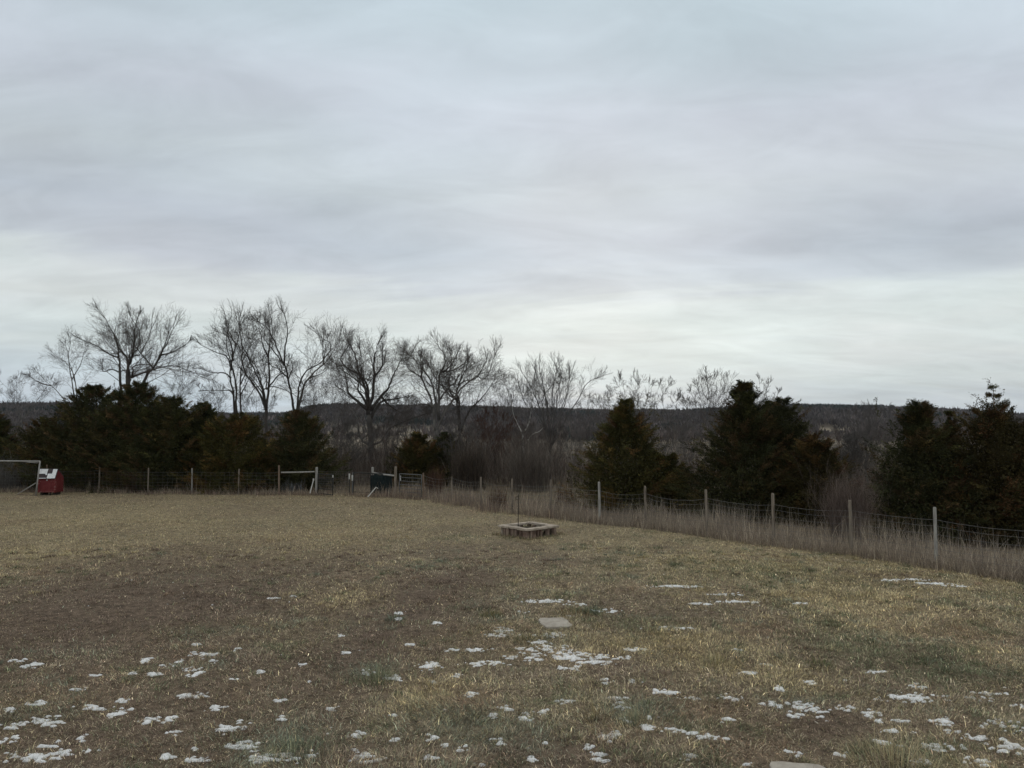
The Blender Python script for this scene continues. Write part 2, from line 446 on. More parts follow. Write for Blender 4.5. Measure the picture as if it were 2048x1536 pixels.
# ------------------------------------------------------------------ snow
SN = """40,1326,14,4 63,1334,16,6 388,1292,8,4 383,1308,10,4 410,1310,20,5 432,1322,16,4 475,1300,10,4 358,1323,9,8 292,1322,10,4 390,1353,13,13 380,1342,16,5 335,1332,12,3 310,1351,14,3
195,1353,14,3 265,1350,8,3 395,1394,16,5 368,1396,18,4 245,1405,10,5 55,1413,8,4 80,1413,14,5 185,1419,36,5 240,1430,16,8 430,1417,16,5 340,1440,15,7 305,1443,20,7 90,1450,30,11 25,1457,22,5
15,1484,18,7 460,1455,24,12 345,1466,18,7 100,1495,16,8 70,1518,60,8 125,1510,18,8 490,1498,30,9 390,1500,8,8 180,1506,14,4 335,1516,12,6 400,1520,20,6 530,1517,50,8 610,1515,16,14 655,1465,12,9
665,1420,10,5 610,1367,10,4 470,1360,8,3 800,1225,9,3 797,1238,8,3 875,1247,8,3 1007,1260,16,5 1100,1270,28,4 1000,1271,26,3 1075,1287,20,4 1085,1298,40,8 1115,1308,50,7 1150,1315,60,8 1195,1325,35,4
1065,1318,20,5 855,1332,24,7 970,1325,40,5 1025,1315,20,4 1240,1316,22,3 1140,1335,25,5 735,1345,12,6 790,1355,18,6 865,1362,8,5 912,1349,10,3 1212,1365,10,5 1270,1366,11,6 1013,1420,14,6 1055,1436,14,9
1090,1427,12,6 985,1434,10,5 1130,1405,20,4 1240,1414,14,7 1255,1444,12,5 1298,1438,6,6 1295,1458,12,7 1340,1462,15,6 1385,1470,20,9 1215,1475,20,12 1175,1498,12,8 1205,1516,20,9 865,1474,12,9
890,1488,8,5 925,1499,12,9 1000,1482,14,8 1093,1490,8,4 735,1516,28,9 705,1504,8,8 860,1517,22,5 960,1531,14,5 1065,1520,8,9 1370,1515,22,6 1090,1204,40,3 1215,1224,24,3 1150,1212,20,2 1400,1210,20,2
1350,1175,50,1.6 1450,1190,30,2 1480,1205,40,2 1340,1258,40,2.5 1600,1207,14,2 1470,1298,10,3 1540,1330,12,3 1690,1358,15,4 1620,1362,10,4 1555,1375,16,5 1830,1370,20,4 1465,1395,22,6 1545,1408,20,7
1600,1408,30,6 1625,1418,25,6 1690,1415,20,6 1830,1395,60,8 1740,1425,22,6 1760,1438,20,5 1800,1440,18,4 1590,1429,14,5 1650,1435,10,4 1880,1440,30,6 2020,1450,40,10 2035,1408,14,5 1795,1461,25,4
1900,1457,14,5 1412,1475,14,6 1445,1478,20,3 1590,1503,25,6 1690,1509,14,9 1770,1485,30,5 1880,1490,40,6 2010,1490,30,12 1500,1530,16,6 1985,1383,30,4 1960,1395,30,4 1810,1161,48,1.7 1870,1168,36,1.6 1905,1172,24,1.5
545,1196,10,2 590,1190,8,1.5 680,1270,10,2.5 690,1305,10,3 905,1300,14,2.5 820,1290,10,2.5 1330,1385,24,4 1230,1400,18,4 1380,1395,20,3 1500,1345,16,3 1750,1340,18,3 150,1385,12,4 560,1400,10,4 560,1440,12,5 780,1430,12,4
940,1390,14,4 1150,1235,16,2 1040,1225,12,2 960,1300,20,3 1270,1300,24,3 600,1330,9,3 520,1345,9,3 170,1480,14,6 20,1425,12,5 720,1470,12,6 790,1480,10,5 1450,1440,18,4 1950,1470,24,6 1960,1520,24,7 1840,1520,20,6"""
SN = [tuple(float(q) for q in s.split(',')) for s in SN.split()]
SX0, SY0, SC = -9.6, 6.0, 0.012
snx, sny = int(19.6 / SC), int(11.2 / SC)
gx = SX0 + np.arange(snx) * SC; gy = SY0 + np.arange(sny) * SC
snow_m = np.full((sny, snx), -2.6)
for (px, py, hw, hh) in SN:
    cx, cy = gnd(px, py)
    rx = hw / FPX * cy * .98; ry = min(hh * cy * cy / (CAM_H * FPX) * .95, rx * 1.4)
    i0, i1 = np.searchsorted(gx, [cx - rx * 1.6, cx + rx * 1.6]); j0, j1 = np.searchsorted(gy, [cy - ry * 1.6, cy + ry * 1.6])
    if i1 <= i0 or j1 <= j0: continue
    xx, yy = np.meshgrid(gx[i0:i1], gy[j0:j1])
    e = 1 - (((xx - cx) / rx) ** 2 + ((yy - cy) / ry) ** 2)
    snow_m[j0:j1, i0:i1] = np.maximum(snow_m[j0:j1, i0:i1], e)
xx, yy = np.meshgrid(gx, gy)
snow_m = snow_m * 1.0 + 4.5 * (fbm(xx / 0.15, yy / 0.08, 201, 4, 0.65) - 0.60)
snow_m += 6.2 * (fbm(xx / 0.055, yy / 0.030, 211, 2) - 0.60)
snow_m[snow_m < -0.9] = -0.9
def snow_at(x, y):
    i = np.clip(((x - SX0) / SC).astype(int), 0, snx - 1); j = np.clip(((y - SY0) / SC).astype(int), 0, sny - 1)
    ins = (x > SX0) & (x < SX0 + 19.5) & (y > SY0) & (y < SY0 + 11.1)
    return np.where(ins, snow_m[j, i], -1.0)
def build_snow():
    m = snow_m
    keep = (m[:-1, :-1] > 0) | (m[1:, :-1] > 0) | (m[:-1, 1:] > 0) | (m[1:, 1:] > 0)
    j, i = np.nonzero(keep)
    ids = np.stack([j * snx + i, j * snx + i + 1, (j + 1) * snx + i + 1, (j + 1) * snx + i], 1)
    uq, inv = np.unique(ids, return_inverse=True)
    jj, ii = uq // snx, uq % snx
    x, y = gx[ii], gy[jj]
    e = m[jj, ii]
    z = terrain(x, y) + np.where(e > 0, 0.003 + 0.010 * np.sqrt(np.clip(e, 0, 1)), -0.004) + 0.006 * fbm(x / 0.03, y / 0.03, 5, 2)
    o = mesh_tris('snow', np.stack([x, y, z], 1), inv.reshape(-1, 4), M['snow'], None, None, True)
    tag(o, 'thin melting patches of old snow lying among the lawn grass', 'snow', kind='stuff')
build_snow()

# ------------------------------------------------------------------ lawn grass
def wedge(n, r0, r1, rg, margin=1.6, half=0.715):
    y = np.sqrt(rg.random(n) * (r1 * r1 - r0 * r0) + r0 * r0)
    x = (rg.random(n) * 2 - 1) * (y * half + margin)
    return x, y
def build_lawn():
    rg = np.random.default_rng(11)
    parts = []
    for n, r0, r1, hh, ww in ((400000, 5.6, 8.5, .052, .0034), (390000, 8.5, 12, .050, .0043), (280000, 12, 17, .048, .0064), (250000, 17, 25, .045, .0088), (220000, 25, 37, .040, .012)):
        x, y = wedge(n, r0, r1, rg)
        k = y < fence_y(x) + 0.6
        x, y = x[k], y[k]
        s = snow_at(x, y)
        k = (s < 0) | (rg.random(len(x)) < 1.0)
        clump = fbm(x / 0.13, y / 0.13, 301, 3)
        k &= rg.random(len(x)) < 0.5 + .9 * sstep(0.35, 0.6, clump)
        for (qx, qy, qr) in STONES:
            k &= np.hypot((x - qx), (y - qy)) > qr
        x, y, s, clump = x[k], y[k], s[k], clump[k]
        c, kind = pick_colours(x, y, rg)
        tall = .85 + 0.45 * np.isin(kind, (3, 4, 6)) + 0.9 * sstep(0.55, 0.75, fbm(x / 0.5, y / 0.5, 333, 3)) - 0.35 * (kind == 1)
        h = hh * tall * np.exp(rg.normal(-.1, 0.42, len(x)))
        h = np.minimum(h, hh * 2.0)
        lean = np.clip(rg.normal(1.22, 0.32, len(x)) - 0.2 * np.isin(kind, (3, 4, 6)), 0.1, 1.55)
        az = rg.random(len(x)) * 2 * np.pi
        flow = fbm(x / 0.7, y / 0.7, 344, 2) * 12
        az = np.where(rg.random(len(x)) < 0.5, flow + rg.normal(0, .6, len(x)), az)
        w = ww * np.exp(rg.normal(0, 0.25, len(x)))
        z = terrain(x, y) - 0.004
        parts.append(blades(x, y, z, h, az, lean, w, c, rg))
    # scattered taller clumps
    x0, y0 = wedge(2600, 5.8, 19, rg)
    wt = fields(x0, y0)
    k = (rg.random(len(x0)) < 0.15 + 1.6 * (wt[:, 3] + wt[:, 4] + wt[:, 6])) & (y0 < fence_y(x0) - 0.3)
    x0, y0 = x0[k], y0[k]
    m = 36
    sz = np.exp(rg.normal(0, 0.35, len(x0)))
    ph = rg.random((len(x0), m)) * 2 * np.pi; rd = np.sqrt(rg.random((len(x0), m))) * 0.085 * sz[:, None]
    x = (x0[:, None] + rd * np.cos(ph)).ravel(); y = (y0[:, None] + rd * np.sin(ph)).ravel()
    cc, kind = pick_colours(x0, y0, rg, 0.2)
    c = np.repeat(cc, m, 0) * np.exp(rg.normal(0, 0.3, len(x)))[:, None]
    h = (0.070 * sz[:, None] * np.exp(rg.normal(0, 0.25, (len(x0), m)))).ravel()
    az = ph.ravel() + rg.normal(0, 0.4, len(x)); lean = np.clip(rd.ravel() / 0.085 * 0.9 + rg.normal(0.35, 0.2, len(x)), 0.05, 1.4)
    kk = rg.random(len(x)) < 1
    w = 0.0045 + 0.0006 * np.clip(np.repeat(y0, m) - 7, 0, 18)
    parts.append(blades(x, y, terrain(x, y) - 0.004, h, az, lean, w, c, rg))
    V = []; F = []; C = []; o = 0
    for v, f, c in parts:
        V.append(v); F.append(f + o); C.append(c); o += len(v)
    ob = mesh_tris('lawn_grass', np.vstack(V), np.vstack(F), M['blade'], None, np.vstack(C))
    tag(ob, 'short matted winter grass, brown, straw and green, covering the lawn', 'grass', kind='stuff')
STONES = [(*gnd(1110, 1248), 0.24), (*gnd(1600, 1546), 0.26)]
build_lawn()

# distinct tufts
def tuft(px, py, r, h, col, n, label, lean=1.0, jit=0.3):
    x0, y0 = gnd(px, py)
    n = int(n * .62); r = r * 1.25; h = h * .85
    rg = np.random.default_rng(int(px * 7 + py))
    ph = rg.random(n) * 2 * np.pi; rd = np.sqrt(rg.random(n)) * r
    x = rd * np.cos(ph); y = rd * np.sin(ph)
    c = np.array(col)[rg.integers(0, len(col), n)] * np.exp(rg.normal(0, jit, n))[:, None]
    hh = h * (1.15 - .6 * rd / r) * np.exp(rg.normal(0, 0.35, n))
    az = ph + rg.normal(0, 0.5, n); ln = np.clip(rd / r * 0.9 * lean + rg.normal(0.15, 0.2, n), 0.05, 1.5)
    z = terrain(x + x0, y + y0) - tz(x0, y0) - 0.004
    V, F, C = blades(x, y, z, hh, az, ln, np.full(n, 0.0045 + 0.0004 * max(0, y0 - 7)), c, rg)
    o = mesh_tris('grass_tuft', V, F, M['blade'], None, C)
    o.location = (x0, y0, tz(x0, y0))
    tag(o, label, 'grass tuft', 'grass tufts standing out of the lawn')
g1, g2, g3 = (.13, .16, .09), (.20, .225, .15), (.32, .31, .19)
s1, s2, s3 = (.46, .38, .23), (.34, .27, .16), (.26, .20, .10)
tuft(757, 1362, .16, .20, [g1, g2, g3, g3], 420, 'bright green upright tuft beside small snow patches left of centre', .7)
tuft(1145, 1233, .26, .13, [s3, s2, g1, (.17, .11, .05)], 500, 'low golden brown mound of grass just behind the concrete slab')
tuft(1185, 1228, .14, .17, [g1, g2, (.09, .12, .085)], 260, 'blue green tuft to the right of the golden mound behind the slab', .8)
tuft(1050, 1283, .17, .10, [s3, (.10, .095, .045), g1], 300, 'dark olive mound between snow streaks in front of the concrete slab')
tuft(1272, 1447, .13, .19, [g2, g3, g2, s1], 260, 'grey green tuft with snow on its left and right, lower right of centre', .7)
tuft(1186, 1378, .20, .12, [s2, s1, s2, (.13, .10, .07)], 330, 'sprawling straw tuft below the widest snow streak', 1.2)
tuft(585, 1510, .17, .20, [g2, g3, g2, (.10, .13, .10)], 420, 'large pale green tuft in the bottom left foreground snow', .8)
tuft(1790, 1530, .36, .30, [s1, s1, s2, g3], 900, 'big sprawling straw coloured clump at the bottom right edge of the lawn', 1.25)
tuft(1640, 1330, .15, .13, [g1, (.12, .14, .05), s2], 260, 'dark green and yellow tuft alone on the right half of the lawn')
tuft(985, 1232, .15, .12, [s3, (.13, .13, .05)], 240, 'small yellow olive tuft to the left of the concrete slab')
tuft(790, 1240, .13, .16, [g2, (.12, .14, .11)], 200, 'faint grey green tuft beside two snow dots in the brown strip', .8)
tuft(1195, 1440, .14, .15, [s3, (.11, .085, .06)], 200, 'low dark brown tuft next to a jagged snow patch near the bottom centre', 1.2)
tuft(460, 1478, .20, .08, [(.10, .06, .045), (.14, .085, .06)], 320, 'rusty brown matted mound in front of a snow patch, bottom left', 1.3)
tuft(1435, 1330, .2, .16, [s1, (.24, .21, .09), g3], 320, 'yellow green tuft in the straw patch right of the widest snow streak', .9)

# ------------------------------------------------------------------ rough grass beyond and along the fence
def build_rough():
    rg = np.random.default_rng(21)
    parts = []
    t = np.cumsum([0] + [math.hypot(_fx[i + 1] - _fx[i], _fy[i + 1] - _fy[i]) for i in range(len(_fx) - 1)])
    def along(n, a, b):
        s = rg.random(n) * (b - a) + a
        return np.interp(s, t, _fx), np.interp(s, t, _fy)
    L = t[-1]; iR = t[len(PL) + 3]
    # right run: waist-high weeds
    n = 32000
    x, y = along(n, t[len(PL) + 7], L)
    off = rg.gamma(1.7, 0.55, n) - 0.45
    x = x + off * 0.65; y = y + off * 0.76
    dens = fbm(x / 0.8, y / 0.8, 401, 3)
    k = rg.random(n) < sstep(0.36, 0.60, dens)
    x, y, off = x[k], y[k], off[k]; n = len(x)
    cols = np.array([(.39, .32, .245), (.28, .23, .185), (.49, .405, .30), (.24, .195, .165), (.34, .285, .225)])
    c = cols[rg.integers(0, 5, n)] * np.exp(rg.normal(0, .35, n))[:, None]
    h = (0.22 + 0.52 * sstep(0, 1.2, off)) * np.exp(rg.normal(-.1, .34, n)) * (0.35 + 1.3 * fbm(x / 0.9, y / 0.9, 402, 3))
    h = np.minimum(h, .95)
    parts.append(blades(x, y, terrain(x, y), h, rg.random(n) * 6.28, np.abs(rg.normal(0.15, .36, n)), np.full(n, .0065) * np.exp(rg.normal(0, .2, n)), c, rg))
    n = 48000
    x, y = along(n, t[len(PL) + 6], L)
    off = rg.gamma(1.8, 0.55, n) - 0.4
    x = x + off * 0.65; y = y + off * 0.76
    c = np.array([(.38, .31, .235), (.29, .235, .185), (.47, .39, .29), (.24, .19, .155)])[rg.integers(0, 4, n)] * np.exp(rg.normal(0, .35, n))[:, None]
    parts.append(blades(x, y, terrain(x, y), .27 * np.exp(rg.normal(0, .4, n)) * (.5 + fbm(x / .7, y / .7, 409, 3)), rg.random(n) * 6.28, np.abs(rg.normal(0.5, .4, n)), np.full(n, .006), c, rg))
    # middle run: knee-high
    n = 10000
    x, y = along(n, iR - 3, t[len(PL) + 8])
    off = rg.gamma(1.6, 0.9, n) - 0.6
    y = y + off; x = x + rg.normal(0, .3, n)
    k = rg.random(n) < sstep(0.35, 0.6, fbm(x / 1.1, y / 1.1, 403, 3)); x, y = x[k], y[k]; n = len(x)
    c = np.array([(.29, .23, .18), (.23, .18, .14), (.36, .29, .21), (.24, .17, .14)])[rg.integers(0, 4, n)] * np.exp(rg.normal(0, .33, n))[:, None]
    parts.append(blades(x, y, terrain(x, y), .30 * np.exp(rg.normal(0, .45, n)), rg.random(n) * 6.28, np.abs(rg.normal(0.15, .25, n)), np.full(n, .012), c, rg))
    # left run and gates
    n = 20000
    x, y = along(n, 0, iR)
    y = y + rg.gamma(1.5, 0.6, n) - 0.45; x = x + rg.normal(0, .2, n)
    k = rg.random(n) < sstep(0.35, 0.6, fbm(x / 0.9, y / 0.9, 405, 3)); x, y = x[k], y[k]; n = len(x)
    c = np.array([(.31, .25, .18), (.24, .18, .14), (.40, .33, .24), (.22, .15, .12)])[rg.integers(0, 4, n)] * np.exp(rg.normal(0, .35, n))[:, None]
    parts.append(blades(x, y, terrain(x, y), .16 * np.exp(rg.normal(0, .55, n)), rg.random(n) * 6.28, np.abs(rg.normal(0.3, .35, n)), np.full(n, .012), c, rg))
    # field edge beyond
    n = 90000
    y = np.sqrt(rg.random(n) * (62 ** 2 - 16 ** 2) + 16 ** 2); x = (rg.random(n) * 2 - 1) * (y * .72 + 2)
    k = (y > fence_y(x) + .2) & (rg.random(n) < 0.3 + sstep(0.35, 0.6, fbm(x / 2.5, y / 2.5, 404, 3))); x, y = x[k], y[k]; n = len(x)
    c = np.array([(.26, .21, .155), (.20, .165, .125), (.32, .26, .19), (.20, .18, .12)])[rg.integers(0, 4, n)] * np.exp(rg.normal(0, .3, n))[:, None]
    parts.append(blades(x, y, terrain(x, y), .24 * np.exp(rg.normal(0, .45, n)), rg.random(n) * 6.28, np.abs(rg.normal(0.35, .3, n)), np.full(n, .02), c, rg))
    # unmown fringe round the raised bed
    n = 1100; bx = at(1057, 1050, 21.5).x
    q = rg.uniform(-1, 1, n) * .74; e = .66 + np.abs(rg.normal(0, .07, n)); k = rg.integers(0, 4, n)
    lx = np.where(k == 0, q, np.where(k == 1, e, np.where(k == 2, q, -e))); ly = np.where(k == 0, e, np.where(k == 1, q, np.where(k == 2, -e, q)))
    ca, sa = math.cos(R(43)), math.sin(R(43)); x = bx + ca * lx - sa * ly; y = 21.5 + sa * lx + ca * ly
    c = np.array([(.42, .34, .22), (.28, .24, .13), (.24, .17, .12), (.16, .17, .09)])[rg.integers(0, 4, n)] * np.exp(rg.normal(0, .35, n))[:, None]
    parts.append(blades(x, y, terrain(x, y), .08 * np.exp(rg.normal(0, .4, n)), rg.random(n) * 6.28, np.abs(rg.normal(0.5, .4, n)), np.full(n, .009), c, rg))
    V = []; F = []; C = []; o = 0
    for v, f, c in parts:
        V.append(v); F.append(f + o); C.append(c); o += len(v)
    ob = mesh_tris('tall_dry_grass', np.vstack(V), np.vstack(F), M['blade'], None, np.vstack(C))
    tag(ob, 'tall dry grey brown grass and weeds along the fence and beyond it', 'dry grass', kind='stuff')
build_rough()

# ------------------------------------------------------------------ twig / tube segments as one mesh
def seg_mesh(name, segs, material, parent=None, sides=3):
    if not segs: return None
    S = np.array(segs, float)                      # p0 p1 r0 r1
    p0, p1, r0, r1 = S[:, 0:3], S[:, 3:6], S[:, 6], S[:, 7]
    d = p1 - p0; L = np.linalg.norm(d, axis=1, keepdims=True); d = d / np.maximum(L, 1e-6)
    ref = np.where(np.abs(d[:, 2:3]) > .9, np.array([[1., 0, 0]]), np.array([[0, 0, 1.]]))
    a = np.cross(d, ref); a /= np.linalg.norm(a, axis=1, keepdims=True); b = np.cross(d, a)
    V = []
    for p, r in ((p0 - d * r0[:, None] * .4, r0), (p1, r1)):
        for k in range(sides):
            t = 2 * math.pi * k / sides
            V.append(p + (a * math.cos(t) + b * math.sin(t)) * r[:, None])
    V = np.stack(V, 1).reshape(-1, 3)
    f = np.array([[k, (k + 1) % sides, sides + (k + 1) % sides, sides + k] for k in range(sides)])
    F = (np.arange(len(S))[:, None, None] * 2 * sides + f[None]).reshape(-1, 4)
    return mesh_tris(name, V, F, material, parent, None, True)

def grow(out, p, d, L, r, lvl, maxl, rnd, P):
    n = 5 if lvl <= 1 else (4 if lvl == 2 else 3)
    st = L / n
    for i in range(n):
        j = P['wig'] * (0.7 if lvl < 2 else 1.0)
        d = (d[0] + rnd.gauss(0, j), d[1] + rnd.gauss(0, j), d[2] + rnd.gauss(0, j) + P['up'] / n)
        m = math.sqrt(d[0] ** 2 + d[1] ** 2 + d[2] ** 2); d = (d[0] / m, d[1] / m, d[2] / m)
        q = (p[0] + d[0] * st, p[1] + d[1] * st, p[2] + d[2] * st)
        r2 = max(r * (1 - 0.7 / n), P['rmin'])
        out.append((*p, *q, r, r2))
        p, r = q, r2
        if lvl < maxl and i >= (1 if lvl < 2 else 0):
            k = P['kids'][min(lvl, len(P['kids']) - 1)]
            k = int(k) + (1 if rnd.random() < k - int(k) else 0)
            for _ in range(k):
                branch_off(out, p, d, L * rnd.uniform(.40, .72) * (1.05 - 0.3 * i / n), max(r * rnd.uniform(.45, .65), P['rmin']), lvl + 1, maxl, rnd, P)
def branch_off(out, p, d, L, r, lvl, maxl, rnd, P):
    ang = rnd.uniform(*P['ang'])
    v = (rnd.gauss(0, 1), rnd.gauss(0, 1), rnd.gauss(0, 1))
    dt = v[0] * d[0] + v[1] * d[1] + v[2] * d[2]
    v = (v[0] - dt * d[0], v[1] - dt * d[1], v[2] - dt * d[2])
    m = math.sqrt(v[0] ** 2 + v[1] ** 2 + v[2] ** 2) or 1
    c, s = math.cos(ang), math.sin(ang)
    nd = (d[0] * c + v[0] / m * s, d[1] * c + v[1] / m * s, d[2] * c + v[2] / m * s)
    grow(out, p, nd, L, r, lvl, maxl, rnd, P)

def smooth_line(pts, rnd, wig):
    """subdivide a polyline with a little wander"""
    out = []
    for i in range(len(pts) - 1):
        p0 = pts[max(i - 1, 0)]; p1 = pts[i]; p2 = pts[i + 1]; p3 = pts[min(i + 2, len(pts) - 1)]
        for k in range(3):
            t = k / 3
            q = 0.5 * ((2 * p1) + (p2 - p0) * t + (2 * p0 - 5 * p1 + 4 * p2 - p3) * t * t + (3 * p1 - p0 - 3 * p2 + p3) * t ** 3)
            if k: q = q + Vector((rnd.gauss(0, wig), rnd.gauss(0, wig), rnd.gauss(0, wig * .5)))
            out.append(q)
    out.append(pts[-1])
    return out

def bare_tree(depth, base_px, limbs, label, seed, barkm='bark', twigm='twig', twigs=3, spread=1.0, rmin=.0042, kids=(1.1, 1.2, 1.2), turns=1, group='bare trees beyond the fence', up=.25, dens=1.0, fin=1.0):
    """limbs: list of (r_base, r_tip, [(px,py)...]) traced at world depth; extra limbs turned about the trunk fill the crown's depth"""
    rnd = random.Random(seed)
    bx = at(base_px, 900, depth).x
    bz = tz(bx, depth)
    root = empty('bare_tree', (bx, depth, bz - .05))
    tag(root, label, 'tree', group)
    O = Vector((bx, depth, bz - .05))
    tr = MB(); out = []
    lines = []
    for r0, r1, pl in limbs:
        pts = [at(px, py, depth) - O for px, py in pl]
        amp = depth * .012
        a, b = rnd.uniform(-1, 1), rnd.uniform(-1, 1)
        for i, q in enumerate(pts):
            if i: q.y += amp * i * (a + 0.5 * b * math.sin(i))
        if lines:                       # start on the limb it leaves
            best = (1e9, 0)
            for l in lines:
                for k in range(len(l[2]) - 1):
                    for f in (0, .25, .5, .75, 1):
                        w_ = l[2][k].lerp(l[2][k + 1], f); dd_ = math.hypot(w_.x - pts[0].x, w_.z - pts[0].z)
                        if dd_ < best[0]: best = (dd_, w_.y)
            for q in pts: q.y += best[1] - 0
        lines.append((r0, r1, pts, True))
    trunk = lines[0][2]
    if trunk[0].z > 0.3: trunk.insert(0, Vector((trunk[0].x, trunk[0].y, 0)))
    top = trunk[-1]
    for _ in range(turns):
        for r0, r1, pts, _f in list(lines[1:len(limbs)]):
            if rnd.random() > .7: continue
            an = rnd.choice((-1, 1)) * rnd.uniform(.9, 2.0); ca, sa = math.cos(an), math.sin(an)
            o = pts[0]
            pp = [o + Vector((ca * (q.x - o.x) - sa * (q.y - o.y), sa * (q.x - o.x) + ca * (q.y - o.y), (q.z - o.z) * rnd.uniform(.82, .97))) for q in pts]
            lines.append((r0 * .85, r1, pp, False))
    P = dict(wig=.15, up=up, rmin=rmin, kids=kids, ang=(.45, 1.0))
    H = max(q.z for l in lines for q in l[2])
    for r0, r1, pts, main in lines:
        sp = smooth_line(pts, rnd, depth * .0006)
        n = len(sp)
        rads = [(r0 + (r1 * .8 - r0) * (i / (n - 1)) ** .55) * .74 for i in range(n)]
        tr.tube(sp, rads, 7 if r0 > .06 else 5)
        if pts is trunk and len(limbs) > 1: continue
        LL = sum((sp[i + 1] - sp[i]).length for i in range(n - 1))
        acc = 0
        for i in range(1, n):
            acc += (sp[i] - sp[i - 1]).length
            f = acc / LL
            if f < .18: continue
            d = (sp[i] - sp[i - 1]).normalized()
            kk = (2.2 if f > .45 else 1.3) * dens
            for _ in range(int(kk) + (1 if rnd.random() < kk % 1 else 0)):
                bl = min(LL * .50, H * .26) * rnd.uniform(.55, 1.0) * (1.1 - .60 * f) * spread
                branch_off(out, tuple(sp[i]), tuple(d), bl, max(min(rads[i] * rnd.uniform(.25, .42), .035), rmin * 1.2), 1, twigs, rnd, P)
        for _ in range(2):
            branch_off(out, tuple(sp[-1]), tuple((sp[-1] - sp[-2]).normalized()), min(LL * .20, H * .10) * spread, max(r1 * .8, rmin * 1.2), 1, twigs, rnd, dict(P, ang=(.05, .45)))
    tr.build('trunk', M[barkm], root, smooth=True)
    seg_mesh('crown', out, M[twigm], root)
    return root

def fan(cx, by, ty, hw, n, rnd, r=.05, lean=0.0, splay=1.0):
    """auto limbs for a small bushy tree"""
    L = []
    for i in range(n):
        f = (i + .5) / n * 2 - 1 + rnd.uniform(-.12, .12)
        tx = cx + hw * f * splay + lean; t_y = ty + (by - ty) * (.35 * f * f + rnd.uniform(0, .14))
        m1 = (cx + hw * f * .30, by - (by - t_y) * .3); m2 = (cx + hw * f * .62 + rnd.uniform(-4, 4), by - (by - t_y) * .62)
        L.append((r, r * .22, [(cx, by), m1, m2, (tx, t_y)]))
    return L

build_only = None
T = bare_tree
T(50, 262, [(.26, .20, [(262, 880), (260, 800)]),
    (.16, .03, [(248, 800), (241, 745), (236, 715), (225, 690), (205, 665), (188, 652)]),
    (.19, .03, [(260, 800), (259, 745), (260, 725), (252, 708), (243, 700), (230, 668), (216, 640)]),
    (.13, .03, [(260, 725), (264, 712), (272, 690), (275, 660), (263, 634)]),
    (.10, .03, [(264, 712), (280, 690), (290, 670), (298, 645)]),
    (.19, .03, [(270, 800), (292, 752), (300, 735), (308, 705), (315, 680), (320, 650)]),
    (.13, .03, [(268, 755), (292, 745), (325, 735), (345, 731), (368, 742)]),
    (.10, .03, [(308, 708), (335, 700), (362, 682)]),
    (.09, .03, [(236, 715), (213, 705), (195, 692), (177, 682)]),
    (.08, .03, [(241, 745), (222, 738), (200, 742), (184, 730)]),
    (.10, .03, [(300, 735), (325, 705), (345, 670)])],
  'tallest round crowned bare tree, rising above the big dark cedars at the left', 1, 'darkbark', dens=1.05)
T(56, 135, [(.15, .10, [(142, 900), (140, 815)]),
    (.09, .02, [(140, 815), (143, 760), (150, 718), (157, 692)]),
    (.09, .02, [(140, 815), (128, 762), (104, 726), (72, 704)]),
    (.08, .02, [(132, 820), (108, 792), (85, 770), (52, 745)]),
    (.06, .02, [(85, 770), (60, 765), (38, 752)]),
    (.06, .02, [(143, 760), (165, 720), (172, 700)]),
    (.06, .02, [(128, 762), (118, 722), (114, 690)])],
  'thin leaning bare tree left of the tallest round crowned tree', 2, 'bark', up=.1, dens=.9, spread=.9)
rd = random.Random(5)
T(60, 45, [(.08, .06, [(48, 900), (48, 830)])] + fan(48, 840, 752, 45, 6, rd, .05), 'small faint bare tree at the far left edge above the ridge', 3, 'greybark', 'twig', twigs=3, spread=.8, dens=.8, turns=0)
T(58, 350, [(.08, .06, [(352, 900), (352, 830)])] + fan(352, 840, 742, 50, 6, rd, .045), 'small wispy bare tree between the tallest tree and the forked pair', 4, 'greybark', 'greytwig', twigs=3, spread=.9, dens=.8, turns=0)
T(52, 466, [(.22, .17, [(466, 900), (464, 835)]),
    (.13, .03, [(463, 835), (463, 790), (460, 770), (458, 730), (462, 690), (467, 660), (476, 645)]),
    (.13, .03, [(467, 830), (473, 790), (474, 750), (472, 715), (478, 690), (490, 662)]),
    (.10, .03, [(463, 790), (455, 781), (440, 780), (412, 780)]),
    (.09, .03, [(460, 755), (445, 745), (425, 745), (404, 738)]),
    (.10, .03, [(460, 740), (450, 712), (432, 705), (408, 692)]),
    (.10, .03, [(460, 720), (455, 690), (443, 668), (420, 658)]),
    (.09, .03, [(462, 690), (450, 665), (440, 648)])],
  'tall bare tree with twin stems, left end of the row of three tall trees', 6, 'darkbark', dens=.75, turns=0)
T(53, 487, [(.13, .12, [(488, 900), (488, 845)]), (.12, .03, [(488, 845), (485, 790), (487, 740), (495, 700), (503, 676)]),
    (.07, .02, [(486, 770), (500, 735), (512, 705)]), (.07, .02, [(486, 790), (505, 765), (520, 735)])],
  'slim bare stem close on the right of the twin stemmed tree', 7, 'darkbark', dens=.7, turns=0)
T(52, 534, [(.22, .19, [(535, 930), (534, 860), (533, 815)]),
    (.13, .03, [(533, 820), (530, 775), (520, 750), (513, 722), (508, 695), (512, 668)]),
    (.15, .03, [(534, 820), (545, 770), (552, 740), (553, 708), (560, 680), (562, 650)]),
    (.09, .03, [(531, 780), (520, 772), (505, 776), (486, 790)]),
    (.10, .03, [(540, 780), (556, 757), (572, 745), (578, 725)]),
    (.09, .03, [(552, 720), (540, 690), (535, 655)]), (.08, .02, [(531, 790), (515, 765), (498, 748)])],
  'bare tree forking in a narrow V, middle of the row of three tall trees', 8, 'darkbark', dens=.85)
